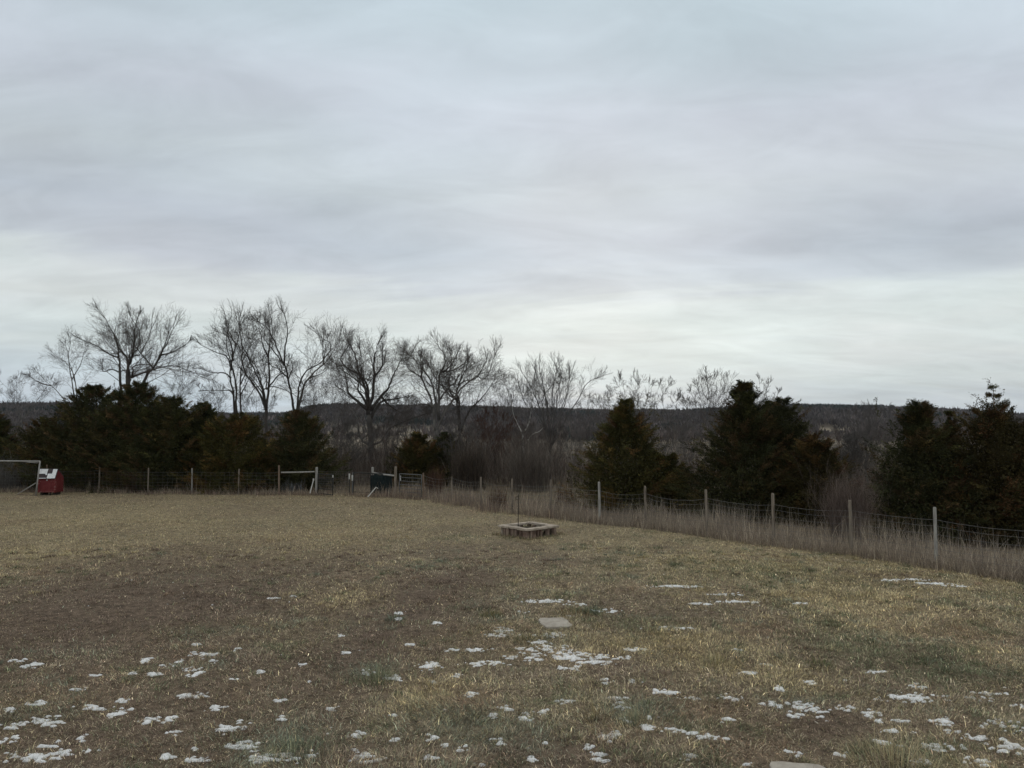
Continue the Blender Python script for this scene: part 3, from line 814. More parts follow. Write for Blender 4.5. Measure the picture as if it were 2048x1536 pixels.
T(52, 592, [(.21, .19, [(592, 900), (592, 832)]),
    (.15, .03, [(590, 832), (588, 800), (583, 770), (584, 740), (581, 722), (568, 700), (558, 685), (552, 662)]),
    (.11, .03, [(583, 735), (590, 700), (600, 670), (598, 642)]),
    (.16, .03, [(594, 830), (602, 790), (607, 765), (620, 740), (628, 722), (640, 695), (656, 668)]),
    (.09, .03, [(628, 722), (626, 690), (626, 655)]), (.09, .03, [(583, 760), (574, 745), (560, 735)]), (.08, .02, [(612, 755), (635, 745), (650, 728)])],
  'wide V shaped bare tree above the round cedar, right end of the three tall trees', 9, 'darkbark')
T(47, 740, [(.34, .27, [(742, 950), (742, 890), (738, 830)]),
    (.20, .04, [(737, 830), (733, 790), (728, 770), (715, 742), (708, 720), (698, 698), (692, 684)]),
    (.20, .04, [(738, 820), (743, 780), (742, 740), (741, 720), (747, 700), (750, 685)]),
    (.18, .03, [(736, 820), (712, 800), (696, 785), (690, 765), (681, 745), (670, 728)]),
    (.18, .03, [(740, 820), (762, 792), (778, 775), (782, 758), (792, 735), (802, 712)]),
    (.16, .03, [(742, 835), (760, 805), (790, 798), (812, 795)]),
    (.15, .03, [(742, 890), (722, 882), (712, 858), (705, 838), (682, 820), (663, 808)]),
    (.08, .03, [(722, 880), (705, 868), (690, 870), (676, 866)]),
    (.12, .03, [(742, 750), (760, 730), (762, 700)]),
    (.12, .03, [(762, 792), (780, 812), (806, 828)])],
  'largest gnarled bare oak with low crooked limbs, behind the dark gate screen', 10, 'darkbark', kids=(1.3, 1.3, 1.2), up=.2)
T(44, 876, [(.20, .17, [(876, 985), (876, 900), (873, 860)]),
    (.15, .03, [(873, 862), (866, 820), (860, 800), (845, 770), (835, 752), (822, 742), (806, 732), (800, 715), (808, 695)]),
    (.10, .03, [(836, 754), (838, 725), (836, 702)]),
    (.14, .03, [(878, 840), (877, 780), (881, 750), (890, 735), (893, 715), (884, 702)]),
    (.10, .03, [(886, 745), (905, 742), (925, 730), (935, 712)]),
    (.08, .03, [(866, 815), (850, 808), (832, 812), (815, 822)]), (.09, .03, [(878, 800), (895, 780), (915, 762)])],
  'bare tree leaning left with a long bent limb, between two small cedars', 11, 'bark')
T(50, 918, [(.20, .18, [(922, 940), (920, 862)]),
    (.14, .03, [(919, 862), (916, 820), (914, 790), (918, 770), (930, 758), (945, 755), (958, 740), (972, 722)]),
    (.12, .03, [(916, 800), (905, 790), (900, 770), (905, 745), (915, 720)]),
    (.11, .03, [(922, 862), (940, 820), (956, 804), (970, 790), (985, 772)]),
    (.09, .03, [(916, 770), (922, 745), (930, 718)]), (.07, .02, [(945, 812), (965, 815), (985, 812)])],
  'bare tree with arching right limb, right end of the crooked oak row', 12, 'darkbark')
T(46, 1102, [(.13, .11, [(1100, 985), (1100, 900)]),
    (.10, .02, [(1100, 905), (1092, 850), (1075, 800), (1060, 770), (1046, 748)]),
    (.09, .02, [(1100, 900), (1096, 830), (1086, 780), (1078, 745)]),
    (.09, .02, [(1100, 900), (1102, 830), (1103, 780), (1110, 742)]),
    (.08, .02, [(1100, 890), (1110, 830), (1118, 780), (1122, 742)]),
    (.08, .02, [(1102, 890), (1120, 840), (1134, 790), (1140, 752)]),
    (.08, .02, [(1104, 890), (1130, 840), (1156, 798), (1172, 768), (1190, 758)]),
    (.06, .02, [(1096, 860), (1070, 830), (1048, 800), (1040, 775)])],
  'bushy upright bare tree with many fanned stems, standing alone at the centre', 13, 'greybark', 'greytwig', kids=(1.2, 1.1, 1.0), up=.5, dens=.75)
T(54, 1048, [(.12, .10, [(1050, 980), (1047, 900), (1045, 868)]),
    (.075, .035, [(1045, 870), (1035, 848), (1027, 830), (1024, 805)]),
    (.07, .03, [(1046, 868), (1056, 848), (1061, 825), (1062, 790)]),
    (.06, .03, [(1048, 890), (1066, 868), (1080, 862), (1092, 850)]), (.05, .02, [(1024, 810), (1015, 780), (1004, 755)])],
  'pale barked sycamore with whitish upper limbs, just left of the bushy central tree', 14, 'palebark', 'greytwig', dens=.7, turns=0)
T(60, 1010, [(.07, .05, [(1012, 950), (1012, 870)])] + fan(1012, 880, 758, 42, 7, rd, .045), 'faint thin bare tree between the arching tree and the pale sycamore', 15, 'greybark', 'greytwig', spread=.9, dens=.9, turns=0)
T(34, 1275, [(.09, .06, [(1275, 985), (1272, 860)])] + fan(1272, 870, 762, 78, 11, rd, .024), 'bare tree showing its thin twigs above the left one of the two right cedars', 16, 'bark', 'twig', spread=.8, dens=.42, turns=0, rmin=.004)
T(52, 1195, [(.06, .05, [(1200, 950), (1200, 870)])] + fan(1200, 880, 790, 36, 6, rd, .04), 'low faint bare tree just left of the twiggy tree above the cedar', 17, 'greybark', 'twig', spread=.8, dens=.7, turns=0)
T(40, 1420, [(.09, .07, [(1425, 960), (1425, 850)])] + fan(1420, 870, 757, 52, 11, rd, .03), 'bushy bare tree rising behind the left side of the tallest right cedar', 18, 'bark', 'twig', spread=.9, dens=.5, turns=0, up=.5)
T(38, 1510, [(.07, .05, [(1512, 950), (1510, 850)])] + fan(1512, 860, 760, 48, 5, rd, .035), 'thin bare tree whose twigs poke out behind the tallest right cedar', 19, 'bark', 'twig', spread=.8, dens=.4, turns=0)
T(30, 1740, [(.055, .04, [(1742, 1010), (1738, 930)])] + fan(1738, 940, 818, 50, 8, rd, .026), 'pale grey twiggy small tree between the two right groups of cedars', 20, 'greybark', 'greytwig', spread=.9, dens=.8, turns=0, rmin=.004)
T(60, 665, [(.08, .06, [(668, 930), (666, 850)])] + fan(666, 860, 730, 45, 7, rd, .05), 'thin faint bare tree filling the gap between the V shaped tree and the oak', 22, 'greybark', 'twig', spread=.9, dens=.8, turns=0)
T(60, 625, [(.07, .05, [(628, 930), (628, 850)])] + fan(628, 860, 765, 40, 6, rd, .04), 'low thin bare tree under the right limb of the V shaped tree', 23, 'greybark', 'twig', spread=.8, dens=.8, turns=0)
T(58, 500, [(.07, .05, [(512, 900), (512, 850)])] + fan(512, 860, 768, 38, 6, rd, .04), 'low thin bare tree between the twin stemmed tree and the narrow V tree', 24, 'greybark', 'twig', spread=.8, dens=.8, turns=0)
T(58, 425, [(.07, .05, [(428, 900), (428, 850)])] + fan(428, 860, 770, 38, 6, rd, .04), 'low bare sapling under the long left limbs of the twin stemmed tree', 25, 'greybark', 'twig', spread=.8, dens=.8, turns=0)
T(46, 985, [(.07, .05, [(988, 990), (986, 930)])] + fan(986, 945, 820, 55, 9, rd, .04), 'dark reddish brushy small tree with crossing stems in the middle thicket', 26, 'darkbark', 'reddish', spread=.9, dens=1.0, turns=1)
T(44, 1150, [(.06, .05, [(1152, 1000), (1150, 930)])] + fan(1148, 940, 835, 45, 7, rd, .035), 'grey bare sapling in front of the thicket, right of the bushy central tree', 27, 'greybark', 'greytwig', spread=.9, dens=.9, turns=0)
T(55, 808, [(.07, .05, [(812, 930), (812, 870)])] + fan(812, 880, 800, 45, 7, rd, .04), 'low bare sapling between the gnarled oak and the left leaning tree', 28, 'greybark', 'twig', spread=.9, dens=.8, turns=0)
T(30, 1335, [(.05, .04, [(1338, 1000), (1336, 940)])] + fan(1336, 950, 800, 62, 6, rd, .028), 'thin bare tree in the gap between the two large right cedars', 29, 'greybark', 'greytwig', spread=.8, dens=.6, turns=0, rmin=.004)

T(42, 925, [(.05, .04, [(926, 1000), (925, 950)])] + fan(925, 960, 845, 40, 8, rd, .03), 'leafless tangled sapling just right of the two small cedars', 31, 'greybark', 'greytwig', spread=1.0, dens=.9, turns=1)
T(43, 1070, [(.05, .04, [(1070, 1000), (1070, 950)])] + fan(1070, 960, 850, 45, 9, rd, .03), 'leafless tangled sapling under the pale barked sycamore', 32, 'bark', 'twig', spread=1.0, dens=.9, turns=1)
T(41, 690, [(.05, .04, [(692, 990), (690, 940)])] + fan(690, 950, 850, 38, 8, rd, .03), 'leafless tangled sapling right of the rounded cedar, above the half open gate', 33, 'bark', 'greytwig', spread=1.0, dens=.9, turns=1)
T(44, 775, [(.05, .04, [(775, 990), (775, 940)])] + fan(775, 950, 850, 36, 8, rd, .03), 'leafless tangled sapling under the right side of the gnarled oak', 34, 'greybark', 'twig', spread=1.0, dens=.9, turns=1)
T(36, 1385, [(.04, .035, [(1385, 1000), (1385, 950)])] + fan(1378, 960, 860, 30, 6, rd, .024), 'small grey bare sapling low in the gap between the two large right cedars', 35, 'greybark', 'greytwig', spread=.9, dens=.7, turns=0)
T(27, 1700, [(.04, .03, [(1702, 1030), (1700, 960)])] + fan(1700, 975, 880, 45, 9, rd, .02), 'low mauve grey bare sapling above the feathery shrub', 36, 'greybark', 'greytwig', spread=1.0, dens=.8, turns=1)

# ------------------------------------------------------------------ cedars
def leaves(P0, D, L, Wd, col, rg):
    n = len(P0)
    D = D / np.linalg.norm(D, axis=1, keepdims=True)
    r = rg.normal(0, 1, (n, 3)); s = np.cross(D, r); s /= np.linalg.norm(s, axis=1, keepdims=True)
    s = s * (Wd / 2)[:, None]
    A = P0; Mi = P0 + D * (L * .45)[:, None]; T_ = P0 + D * L[:, None] + np.array([[0, 0, -.1]]) * L[:, None]
    V = np.stack([A, Mi - s, T_, Mi + s], 1).reshape(-1, 3)
    F = (np.arange(n)[:, None] * 4 + np.array([[0, 1, 2, 3]]))
    return V, F, np.repeat(col, 4, 0)
def cedar(cx, top, hw, depth, label, seed, shape=.75, lob=.27, tone=(1, 1, 1), wisp=0, dens=1.0, low=.8, nb=None):
    rg = np.random.default_rng(seed)
    pb = at(cx, 900, depth); bx = pb.x; bz = tz(bx, depth)
    H = at(cx, top, depth).z - bz
    Rm = hw / FPX * depth * 1.3
    shape = shape * .82
    root = empty('cedar_tree', (bx, depth, bz - .03))
    tag(root, label, 'cedar', 'dark cedars behind the fence')
    tr = MB(); k = rg.normal(0, .03, 2)
    tr.tube([(0, 0, 0), (k[0], k[1], H * .4), (k[0] * 2, k[1], H * .96)], [.03 * H, .018 * H, .004], 7)
    tr.build('trunk', M['brownwood'], root, smooth=True)
    nb = nb or int(250 * dens * max(.7, Rm * H / 9))
    t = rg.random(nb) ** 1.15
    az = rg.random(nb) * 2 * np.pi
    prof = (1 - t) ** shape * (low + (1 - low) * sstep(0, .28, t))
    lobes = 1 + lob * (fbm(az * 1.6 + seed, t * 5, seed, 2) - .5) * 2 + .35 * lob * rg.normal(0, 1, nb)
    R_ = np.clip(Rm * prof * lobes, .06, None)
    topy = t > .86
    up = .12 + .75 * t + rg.normal(0, .1, nb)
    z_tip = H * (0.02 + .97 * t)
    z0 = z_tip - R_ * up
    ns, me = 17, 24
    m = ns * me
    f = np.clip(.25 + .75 * rg.random((nb, ns)) ** .7, 0, 1)
    sag = .10 * np.sin(f * 3.1)
    sb = np.stack([np.cos(az)[:, None] * R_[:, None] * f, np.sin(az)[:, None] * R_[:, None] * f, (z0[:, None] + (z_tip - z0)[:, None] * f - sag * R_[:, None])], -1)
    sa = az[:, None] + rg.normal(0, .75, (nb, ns)); su = rg.normal(.30, .28, (nb, ns)) + .5 * t[:, None]
    sd_ = np.stack([np.cos(sa), np.sin(sa), su], -1); sd_ /= np.linalg.norm(sd_, axis=-1, keepdims=True)
    sl = (.16 + .26 * rg.random((nb, ns))) * (.45 + .55 * min(Rm, 1.6)) * (.5 + .5 * (1 - t))[:, None]
    g_ = rg.random((nb, ns, me))
    Pp = sb[:, :, None, :] + sd_[:, :, None, :] * (sl[:, :, None] * g_)[..., None] + rg.normal(0, 1, (nb, ns, me, 3)) * (.045 * (1.25 - g_))[..., None] * np.array([1, 1, .6])
    Pp = Pp.reshape(-1, 3)
    dr = np.repeat(sd_.reshape(-1, 3), me, 0) + rg.normal(0, .30, (nb * m, 3))
    pal = np.array([(.066, .064, .024), (.050, .050, .021), (.088, .068, .027), (.094, .060, .029), (.042, .045, .020)]) * np.array(tone)
    bc = pal[rg.integers(0, 5, nb)] * np.exp(rg.normal(0, .22, nb))[:, None]
    c = np.repeat(np.repeat(bc, ns, 0) * np.exp(rg.normal(0, .28, nb * ns))[:, None], me, 0) * np.exp(rg.normal(0, .2, nb * m))[:, None]
    sc = depth / 30.
    L = (.045 + .07 * rg.random(nb * m)) * (0.5 + .5 * sc); Wd = L * (.13 + .07 * rg.random(nb * m))
    Vs, Fs, Cs = leaves(Pp, dr, L, Wd, c, rg)
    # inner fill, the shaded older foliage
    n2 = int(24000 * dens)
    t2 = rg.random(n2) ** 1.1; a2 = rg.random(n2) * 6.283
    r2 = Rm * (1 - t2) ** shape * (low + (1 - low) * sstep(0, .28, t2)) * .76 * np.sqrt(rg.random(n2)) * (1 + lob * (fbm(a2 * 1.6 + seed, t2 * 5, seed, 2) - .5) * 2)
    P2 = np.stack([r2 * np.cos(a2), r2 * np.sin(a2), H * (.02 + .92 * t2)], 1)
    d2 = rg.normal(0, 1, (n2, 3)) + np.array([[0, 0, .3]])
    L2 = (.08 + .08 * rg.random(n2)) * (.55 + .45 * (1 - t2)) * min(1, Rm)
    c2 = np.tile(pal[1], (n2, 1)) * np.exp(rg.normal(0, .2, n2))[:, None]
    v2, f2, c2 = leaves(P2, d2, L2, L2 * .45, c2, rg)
    Vs = np.vstack([Vs, v2]); Fs = np.vstack([Fs, f2 + len(Cs)]); Cs = np.vstack([Cs, c2])
    # wispy sprays standing off the top
    if wisp:
        pp = []; dd = []
        for i in range(wisp):
            segs = []
            a = rg.random() * 6.28; q = np.array([rg.normal(0, Rm * .25), rg.normal(0, Rm * .2), H * rg.uniform(.74, .95)])
            d = np.array([math.cos(a) * .6, math.sin(a) * .6, 1.0]); d /= np.linalg.norm(d)
            for s in range(7):
                nq = q + d * .085; segs.append((*q, *nq, .008, .006)); d += rg.normal(0, .2, 3); d /= np.linalg.norm(d); q = nq
                for _ in range(6): pp.append(q + rg.normal(0, .035, 3)); dd.append(d + rg.normal(0, .7, 3))
            seg_mesh('twig', segs, M['twig'], root)
        pp = np.array(pp); dd = np.array(dd); n3 = len(pp); L3 = .05 + .05 * rg.random(n3)
        v3, f3, c3 = leaves(pp, dd, L3, L3 * .35, np.tile(pal[0], (n3, 1)), rg)
        Vs = np.vstack([Vs, v3]); Fs = np.vstack([Fs, f3 + len(Cs)]); Cs = np.vstack([Cs, c3])
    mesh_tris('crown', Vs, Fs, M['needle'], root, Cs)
CE = cedar
CE(-15, 826, 58, 41, 'dark cedar cut by the left edge of the picture', 101)
CE(95, 836, 78, 39, 'low broad cedar behind the red coop', 102, .6, tone=(1.1, 1.0, .9))
CE(188, 770, 104, 39, 'left of the two big ragged cedars in front of the tallest bare tree', 103, .62, wisp=8)
CE(272, 764, 100, 38.5, 'right of the two big ragged cedars in front of the tallest bare tree', 104, .62, wisp=8)
CE(338, 792, 88, 38, 'rounded cedar right of the big pointed pair', 105, .55, tone=(1, 1, .95))
CE(402, 806, 76, 39, 'thin topped cedar in the dip of the left cedar bank', 106, .8, wisp=16, dens=.9)
CE(470, 826, 90, 37.5, 'broad olive cedar second from the right in the left cedar bank', 107, .5, tone=(1.3, 1.15, .9))
CE(600, 822, 70, 37.5, 'rounded dark cedar ending the left cedar bank beside the gate', 108, .5, tone=(.95, .95, .95))
CE(535, 880, 50, 39, 'low cedar squeezed between the olive cedar and the rounded one', 114, .5)
CE(835, 866, 52, 41, 'small brownish cedar left of the leaning tree trunk behind the tube gate', 109, .6, tone=(1.15, 1, .9))
CE(893, 866, 40, 42, 'small green cedar right of the leaning tree trunk', 110, .6, tone=(.9, 1.05, .9))
CE(1252, 798, 106, 27.5, 'conical cedar with a bare thin tip, first large cedar right of the centre', 111, 1.0, wisp=14, tone=(1.2, 1.08, .9))
CE(1325, 905, 58, 28, 'low olive cedar filling the gap between the two large right cedars', 115, .5, tone=(1.25, 1.15, .9))
CE(1490, 766, 118, 26, 'tallest right cedar with tiered ragged branches', 112, .95, .45, wisp=6, dens=1.2, tone=(.85, .85, .85))
CE(1566, 798, 72, 26.5, 'narrow cedar forming the right shoulder of the tallest right cedar', 113, .5, .4, tone=(.85, .85, .85))
CE(1630, 872, 78, 24.5, 'low brown cedar at the right foot of the tallest right cedar', 116, .55, tone=(1.05, .85, .8))
CE(1842, 804, 112, 21, 'broad cedar with a small pointed tip, left tree of the far right group', 117, .85, .42, wisp=5, tone=(.85, .85, .85))
CE(1900, 818, 34, 22, 'slim cedar spike beside the small pointed tip in the far right group', 120, .8, .4, nb=110)
CE(1990, 806, 108, 20.5, 'cedar with a sparse see through tip near the right edge', 118, .5, .3, wisp=4, tone=(1.0, .82, .8))
CE(2090, 838, 80, 20, 'rounded brown cedar cut by the right edge of the picture', 119, .5, tone=(1.0, .82, .8))
# the see-through leader of the right-edge cedar is its own young tree behind it
CE(1992, 768, 30, 23, 'thin young cedar with open twigs poking up at the right edge', 121, .9, .5, nb=45, wisp=10, dens=.05)

# ------------------------------------------------------------------ brush, hedgerows and the wooded hill
def stems(name, x, y, h, w, cols, label, cat, seed, twigs=5, lean=.25, kind='stuff', m='blade', loc=None, side=.5, group=None):
    rg = np.random.default_rng(seed); n = len(x)
    z = terrain(x, y)
    c = np.array(cols)[rg.integers(0, len(cols), n)] * np.exp(rg.normal(0, .3, n))[:, None]
    az = rg.random(n) * 6.283; ln = np.abs(rg.normal(0, lean, n))
    V, F, C = blades(x, y, z, h, az, ln, w, c, rg)
    Vs, Fs, Cs = [V], [F], [C]; o = len(V)
    for k in range(twigs):
        f = rg.uniform(.3, .95, n)
        d = np.stack([np.cos(az) * np.sin(ln), np.sin(az) * np.sin(ln), np.cos(ln)], 1)
        P = np.stack([x, y, z], 1) + d * (h * f * .95)[:, None]
        a2 = rg.random(n) * 6.283
        V, F, C = blades(P[:, 0], P[:, 1], P[:, 2], h * rg.uniform(.18, side, n), a2, rg.uniform(.3, 1.1, n), w * .6, c, rg)
        Vs.append(V); Fs.append(F + o); Cs.append(C); o += len(V)
    V = np.vstack(Vs)
    if loc is not None: V = V - np.array([loc])
    ob = mesh_tris(name, V, np.vstack(Fs), M[m], None, np.vstack(Cs))
    if loc is not None: ob.location = loc
    tag(ob, label, cat, group, kind)
    return ob
rg = np.random.default_rng(77)
GREYS = [(.15, .122, .10), (.11, .088, .075), (.19, .16, .135), (.125, .106, .086)]
def thicket():
    X_, Y_, H_, W_ = [], [], [], []
    def add(n, px0, px1, y0, y1, h, w, ncut=.42):
        y = rg.uniform(y0, y1, n); x = (rg.uniform(px0, px1, n) - 1024) / FPX * y
        ppx = 1024 + FPX * x / y; cl_ = (y > 75) & (((ppx > 640) & (ppx < 940)) | ((ppx > 1570) & (ppx < 1720)) | ((ppx > 1130) & (ppx < 1190)))
        k = (fbm(x / 3.5, y / 3.5, 501, 3) > ncut) & ~(cl_ & (rg.random(len(x)) < .8)); x, y = x[k], y[k]
        X_.append(x); Y_.append(y); H_.append(h * np.exp(rg.normal(0, .32, len(x)))); W_.append(np.full(len(x), w))
    add(1300, 655, 800, 39, 58, 1.7, .018)
    add(2600, 900, 1190, 40, 62, 1.7, .018, .38)
    add(900, 1300, 1420, 31, 50, 1.8, .02)
    add(1600, 1590, 1780, 27, 50, 1.7, .018)
    add(5500, -60, 2110, 62, 130, 3.0, .04, .45)
    add(3500, -60, 2110, 130, 300, 5.0, .09, .50)
    x, y, h, w = map(np.concatenate, (X_, Y_, H_, W_))
    stems('brush', x, y, h, w, GREYS + [(.085, .052, .044)], 'grey brown leafless thicket in the valley behind the trees', 'brush', 5, twigs=8, lean=.42, side=.7)
thicket()
def shrub(px, py, hpx, hw, depth, n, cols, label, seed, lean=.35, w=.008):
    x0 = (px - 1024) / FPX * depth; r = hw / FPX * depth
    rg2 = np.random.default_rng(seed); a = rg2.random(n) * 6.28; q = np.sqrt(rg2.random(n)) * r * .6
    x = x0 + q * np.cos(a); y = depth + q * np.sin(a)
    h = hpx / FPX * depth * np.exp(rg2.normal(0, .2, n))
    stems('shrub', x, y, h, np.full(n, w), cols, label, 'shrub', seed, twigs=6, lean=lean, kind=None, loc=(x0, depth, tz(x0, depth)), group='leafless shrubs near the fence')
RED = [(.085, .045, .030), (.11, .06, .035), (.07, .04, .03)]
shrub(996, 1000, 36, 30, 28.2, 110, RED, 'rust brown shrub behind the wire fence, left of the raised bed', 1)
shrub(1130, 1012, 32, 32, 29, 80, [(.07, .035, .03), (.09, .05, .045)], 'dark reddish shrub behind the fence, right of the iron stake', 2)
shrub(1690, 1080, 100, 52, 20.5, 900, [(.16, .12, .10), (.13, .10, .085), (.19, .145, .12)], 'pinkish grey feathery shrub behind the fence between the two right cedar groups', 3, w=.006)
shrub(870, 975, 45, 26, 34, 240, RED, 'reddish shrub behind the tube gate beside the fence corner', 4)
shrub(270, 985, 40, 30, 36, 200, RED, 'low reddish shrub in the dry grass at the foot of the left cedars', 5)
shrub(1060, 960, 80, 70, 38, 600, GREYS, 'wide grey brown shrub at the front of the middle thicket', 6, w=.012)
shrub(940, 960, 80, 55, 38, 500, [(.09, .068, .05), (.065, .052, .042)], 'dark brown shrub in the middle thicket right of the small cedars', 7, w=.012)
shrub(30, 985, 50, 55, 37, 420, [(.16, .15, .14), (.12, .11, .10)], 'pale grey tangled shrub behind the goal frame', 8, w=.01)
shrub(590, 985, 22, 34, 35.6, 120, [(.14, .145, .15), (.09, .09, .09)], 'low grey tangle of cut branches behind the wooden gateway', 9, .7, w=.012)

def r_all(x, y): return np.hypot(x, y)
def hill_forest():
    rg = np.random.default_rng(91)
    n = 26000
    r = np.sqrt(rg.random(n) * (1640 ** 2 - 430 ** 2) + 430 ** 2); az = rg.uniform(-.70, .70, n)
    x, y = r * np.sin(az), r * np.cos(az)
    ex = rg.uniform(1400, 1640, 7000); ea = rg.uniform(-.70, .70, 7000)      # the crest is what meets the sky
    x = np.concatenate([x, ex * np.sin(ea)]); y = np.concatenate([y, ex * np.cos(ea)]); n = len(x)
    ppx = 1024 + FPX * x / y
    k = ~((r_all(x, y) < 820) & (((ppx > 640) & (ppx < 940)) | ((ppx > 1570) & (ppx < 1720))) & (rg.random(n) < .9)); x, y = x[k], y[k]; n = len(x)
    z = terrain(x, y)
    h = rg.uniform(6, 12.5, n) * np.exp(rg.normal(0, .1, n)); wd = rg.uniform(4, 8, n)
    ev = (fbm(x / 120., y / 120., 601, 3) > .60) & (rg.random(n) < .75)
    tone = fbm(x / 90., y / 160., 611, 4)
    c0 = np.array([.098, .080, .074]) * (.55 + .9 * tone)[:, None] * np.exp(rg.normal(0, .22, n))[:, None]
    c0[ev] = np.array([.030, .040, .034]) * np.exp(rg.normal(0, .2, ev.sum()))[:, None]
    Vs, Fs, Cs = [], [], []; o = 0
    for k in range(9):     # nine upswept twig sprays per crown
        a = rg.random(n) * 6.283; q = np.sqrt(rg.random(n)) * wd * .38
        P = np.stack([x + q * np.cos(a), y + q * np.sin(a), z + h * rg.uniform(.0, .45, n)], 1)
        D = np.stack([np.cos(a) * .35, np.sin(a) * .35, np.ones(n)], 1) + rg.normal(0, .12, (n, 3))
        L = (z + h - P[:, 2]) * rg.uniform(.7, 1.08, n)
        v, f, c = leaves(P, D, L, wd * .42 * rg.uniform(.5, 1, n), c0 * np.exp(rg.normal(0, .18, n))[:, None], rg)
        Vs.append(v); Fs.append(f + o); Cs.append(c); o += len(v)
    ob = mesh_tris('wooded_hill_forest', np.vstack(Vs), np.vstack(Fs), M['blade'], None, np.vstack(Cs))
    tag(ob, 'leafless grey woodland covering the far ridge', 'woods', kind='stuff')
hill_forest()

# ------------------------------------------------------------------ fences
def post(x, y, top, r, m, parent, ox, name='post', lean=(0, 0), cap=True):
    z = tz(x, y) - .1
    p = MB()
    b = Vector((x, y, z)) - ox
    t = Vector((x + lean[0], y + lean[1], z + .1 + top)) - ox
    p.tube([b, (b + t) / 2, t - Vector((0, 0, .03)), t], [r * 1.05, r, r * .98, r * .7], 9)
    return p.build(name, M[m], parent, smooth=False)
def wire_fence(pts, hts, mats, label, sag, r=.05, wire_h=1.05, wr=.0032, seed=3):
    rnd = random.Random(seed)
    ox = Vector((pts[0][0], pts[0][1], 0))
    root = empty('wire_fence', ox); tag(root, label, 'fence')
    tops = []
    for (x, y), h, m in zip(pts, hts, mats):
        ln = (rnd.uniform(-.03, .03), rnd.uniform(-.02, .02))
        post(x, y, h, r * rnd.uniform(.85, 1.1), m, root, ox, lean=ln)
        tops.append((x, y, tz(x, y)))
    segs = []
    rows = [0.06, .16, .27, .40, .54, .70, .87, 1.0]
    for i in range(len(tops) - 1):
        a, b = tops[i], tops[i + 1]
        L = math.hypot(b[0] - a[0], b[1] - a[1]); n = max(3, int(L / .22)); s = sag * rnd.uniform(.3, 1.5)
        grid = []
        for k in range(n + 1):
            t = k / n; g = tz(a[0] + (b[0] - a[0]) * t, a[1] + (b[1] - a[1]) * t) * .5 + .5 * (a[2] + (b[2] - a[2]) * t)
            dz = s * 4 * t * (1 - t) + rnd.gauss(0, .004)
            ofs = rnd.gauss(0, .008)
            grid.append([(a[0] + (b[0] - a[0]) * t - ox.x + ofs, a[1] + (b[1] - a[1]) * t - ox.y - r, g + q * wire_h - dz * q) for q in rows])
        for k in range(n):
            for q in range(len(rows)): segs.append((*grid[k][q], *grid[k + 1][q], wr * (1.3 if q == 7 else 1), wr * (1.3 if q == 7 else 1)))
        for k in range(1, n):
            for q in range(len(rows) - 1): segs.append((*grid[k][q], *grid[k][q + 1], wr * .8, wr * .8))
    seg_mesh('wire_mesh', segs, M['wire'], root)
hr = [1.17, 1.09, 1.22, 1.24, 1.26, 1.34, 1.28, 1.30, 1.35, 1.30, 1.32, 1.3, 1.3, 1.3]
mr = ['brownwood', 'wood', 'wood', 'wood', 'wood', 'greywood', 'wood', 'wood', 'wood', 'wood', 'greywood', 'wood', 'wood', 'wood']
wire_fence(PR, hr, mr, 'wire fence on wooden posts running from the gates towards the right foreground', .10, r=.038)
hl = [1.2, 1.2, 1.32, 1.22, 1.25, 1.22, 1.20, 1.37]
wire_fence(PL + [GA], hl, ['wood', 'wood', 'brownwood', 'wood', 'wood', 'greywood', 'wood', 'brownwood'], 'wire fence on thin wooden posts along the left, in front of the dark cedars', .04, r=.037, seed=8)

# wooden gateway (second thick post and its rail)
def rail(a, b, r, m, name, parent, ox, n=8):
    p = MB(); a = Vector(a) - ox; b = Vector(b) - ox
    mid = (a + b) / 2 - Vector((0, 0, .01)); p.tube([a, mid, b], [r, r * 1.02, r], n); return p.build(name, M[m], parent)
o1 = Vector((GB[0], GB[1], tz(*GB)))
g1_ = empty('gateway', o1); tag(g1_, 'thick grey wooden post with a pale horizontal rail across the left gateway', 'gateway')
post(GB[0], GB[1], 1.28, .058, 'greywood', g1_, o1)
rail(at(562, 945, GA[1] - .02), at(629, 943.5, GB[1] - .0), .034, 'greywood', 'rail', g1_, o1)
# open tube gate hinged on that post
def tube_gate(p0, p1, zb, zt, bars, m, label, rr=.02, mesh=None, diag=False):
    ox = Vector((p0[0], p0[1], tz(*p0))); root = empty('tube_gate', ox); tag(root, label, 'gate')
    a = Vector((0, 0, 0)); b = Vector((p1[0] - p0[0], p1[1] - p0[1], 0)); fr = MB()
    for q in (a, b): fr.tube([q + Vector((0, 0, zb)), q + Vector((0, 0, zt))], rr, 8)
    for z in (zb, zt): fr.tube([a + Vector((0, 0, z)), b + Vector((0, 0, z))], rr, 8)
    fr.build('gate_frame', M[m], root, smooth=True)
    for k in range(1, bars):
        z = zb + (zt - zb) * k / bars
        s = MB(); s.tube([a + Vector((0, 0, z)), b + Vector((0, 0, z))], rr * .8, 6); s.build('bar', M['pipe' if m != 'darkpipe' else m], root, smooth=True)
    if mesh:
        segs = []
        n = max(3, int(b.length / .12))
        for k in range(1, n):
            q = b * (k / n); segs.append((q.x, q.y, zb, q.x, q.y, zt, .0028, .0028))
        seg_mesh('wire_infill', segs, M['wire'], root)
    return root, b
h0 = (at(636, 960, GB[1] - .05).x, GB[1] - .05)
h1 = (at(666, 960, GB[1] - 1.1).x, GB[1] - 1.1)
gt, gb = tube_gate(h0, h1, .08, .98, 4, 'darkpipe', 'dark metal gate standing half open beside the thick grey post', mesh=True)
lt = MB(); lt.box((gb.x, gb.y - .03, .92), (.05, .04, .11)); lt.build('latch', M['white'], gt, bevel=.01)
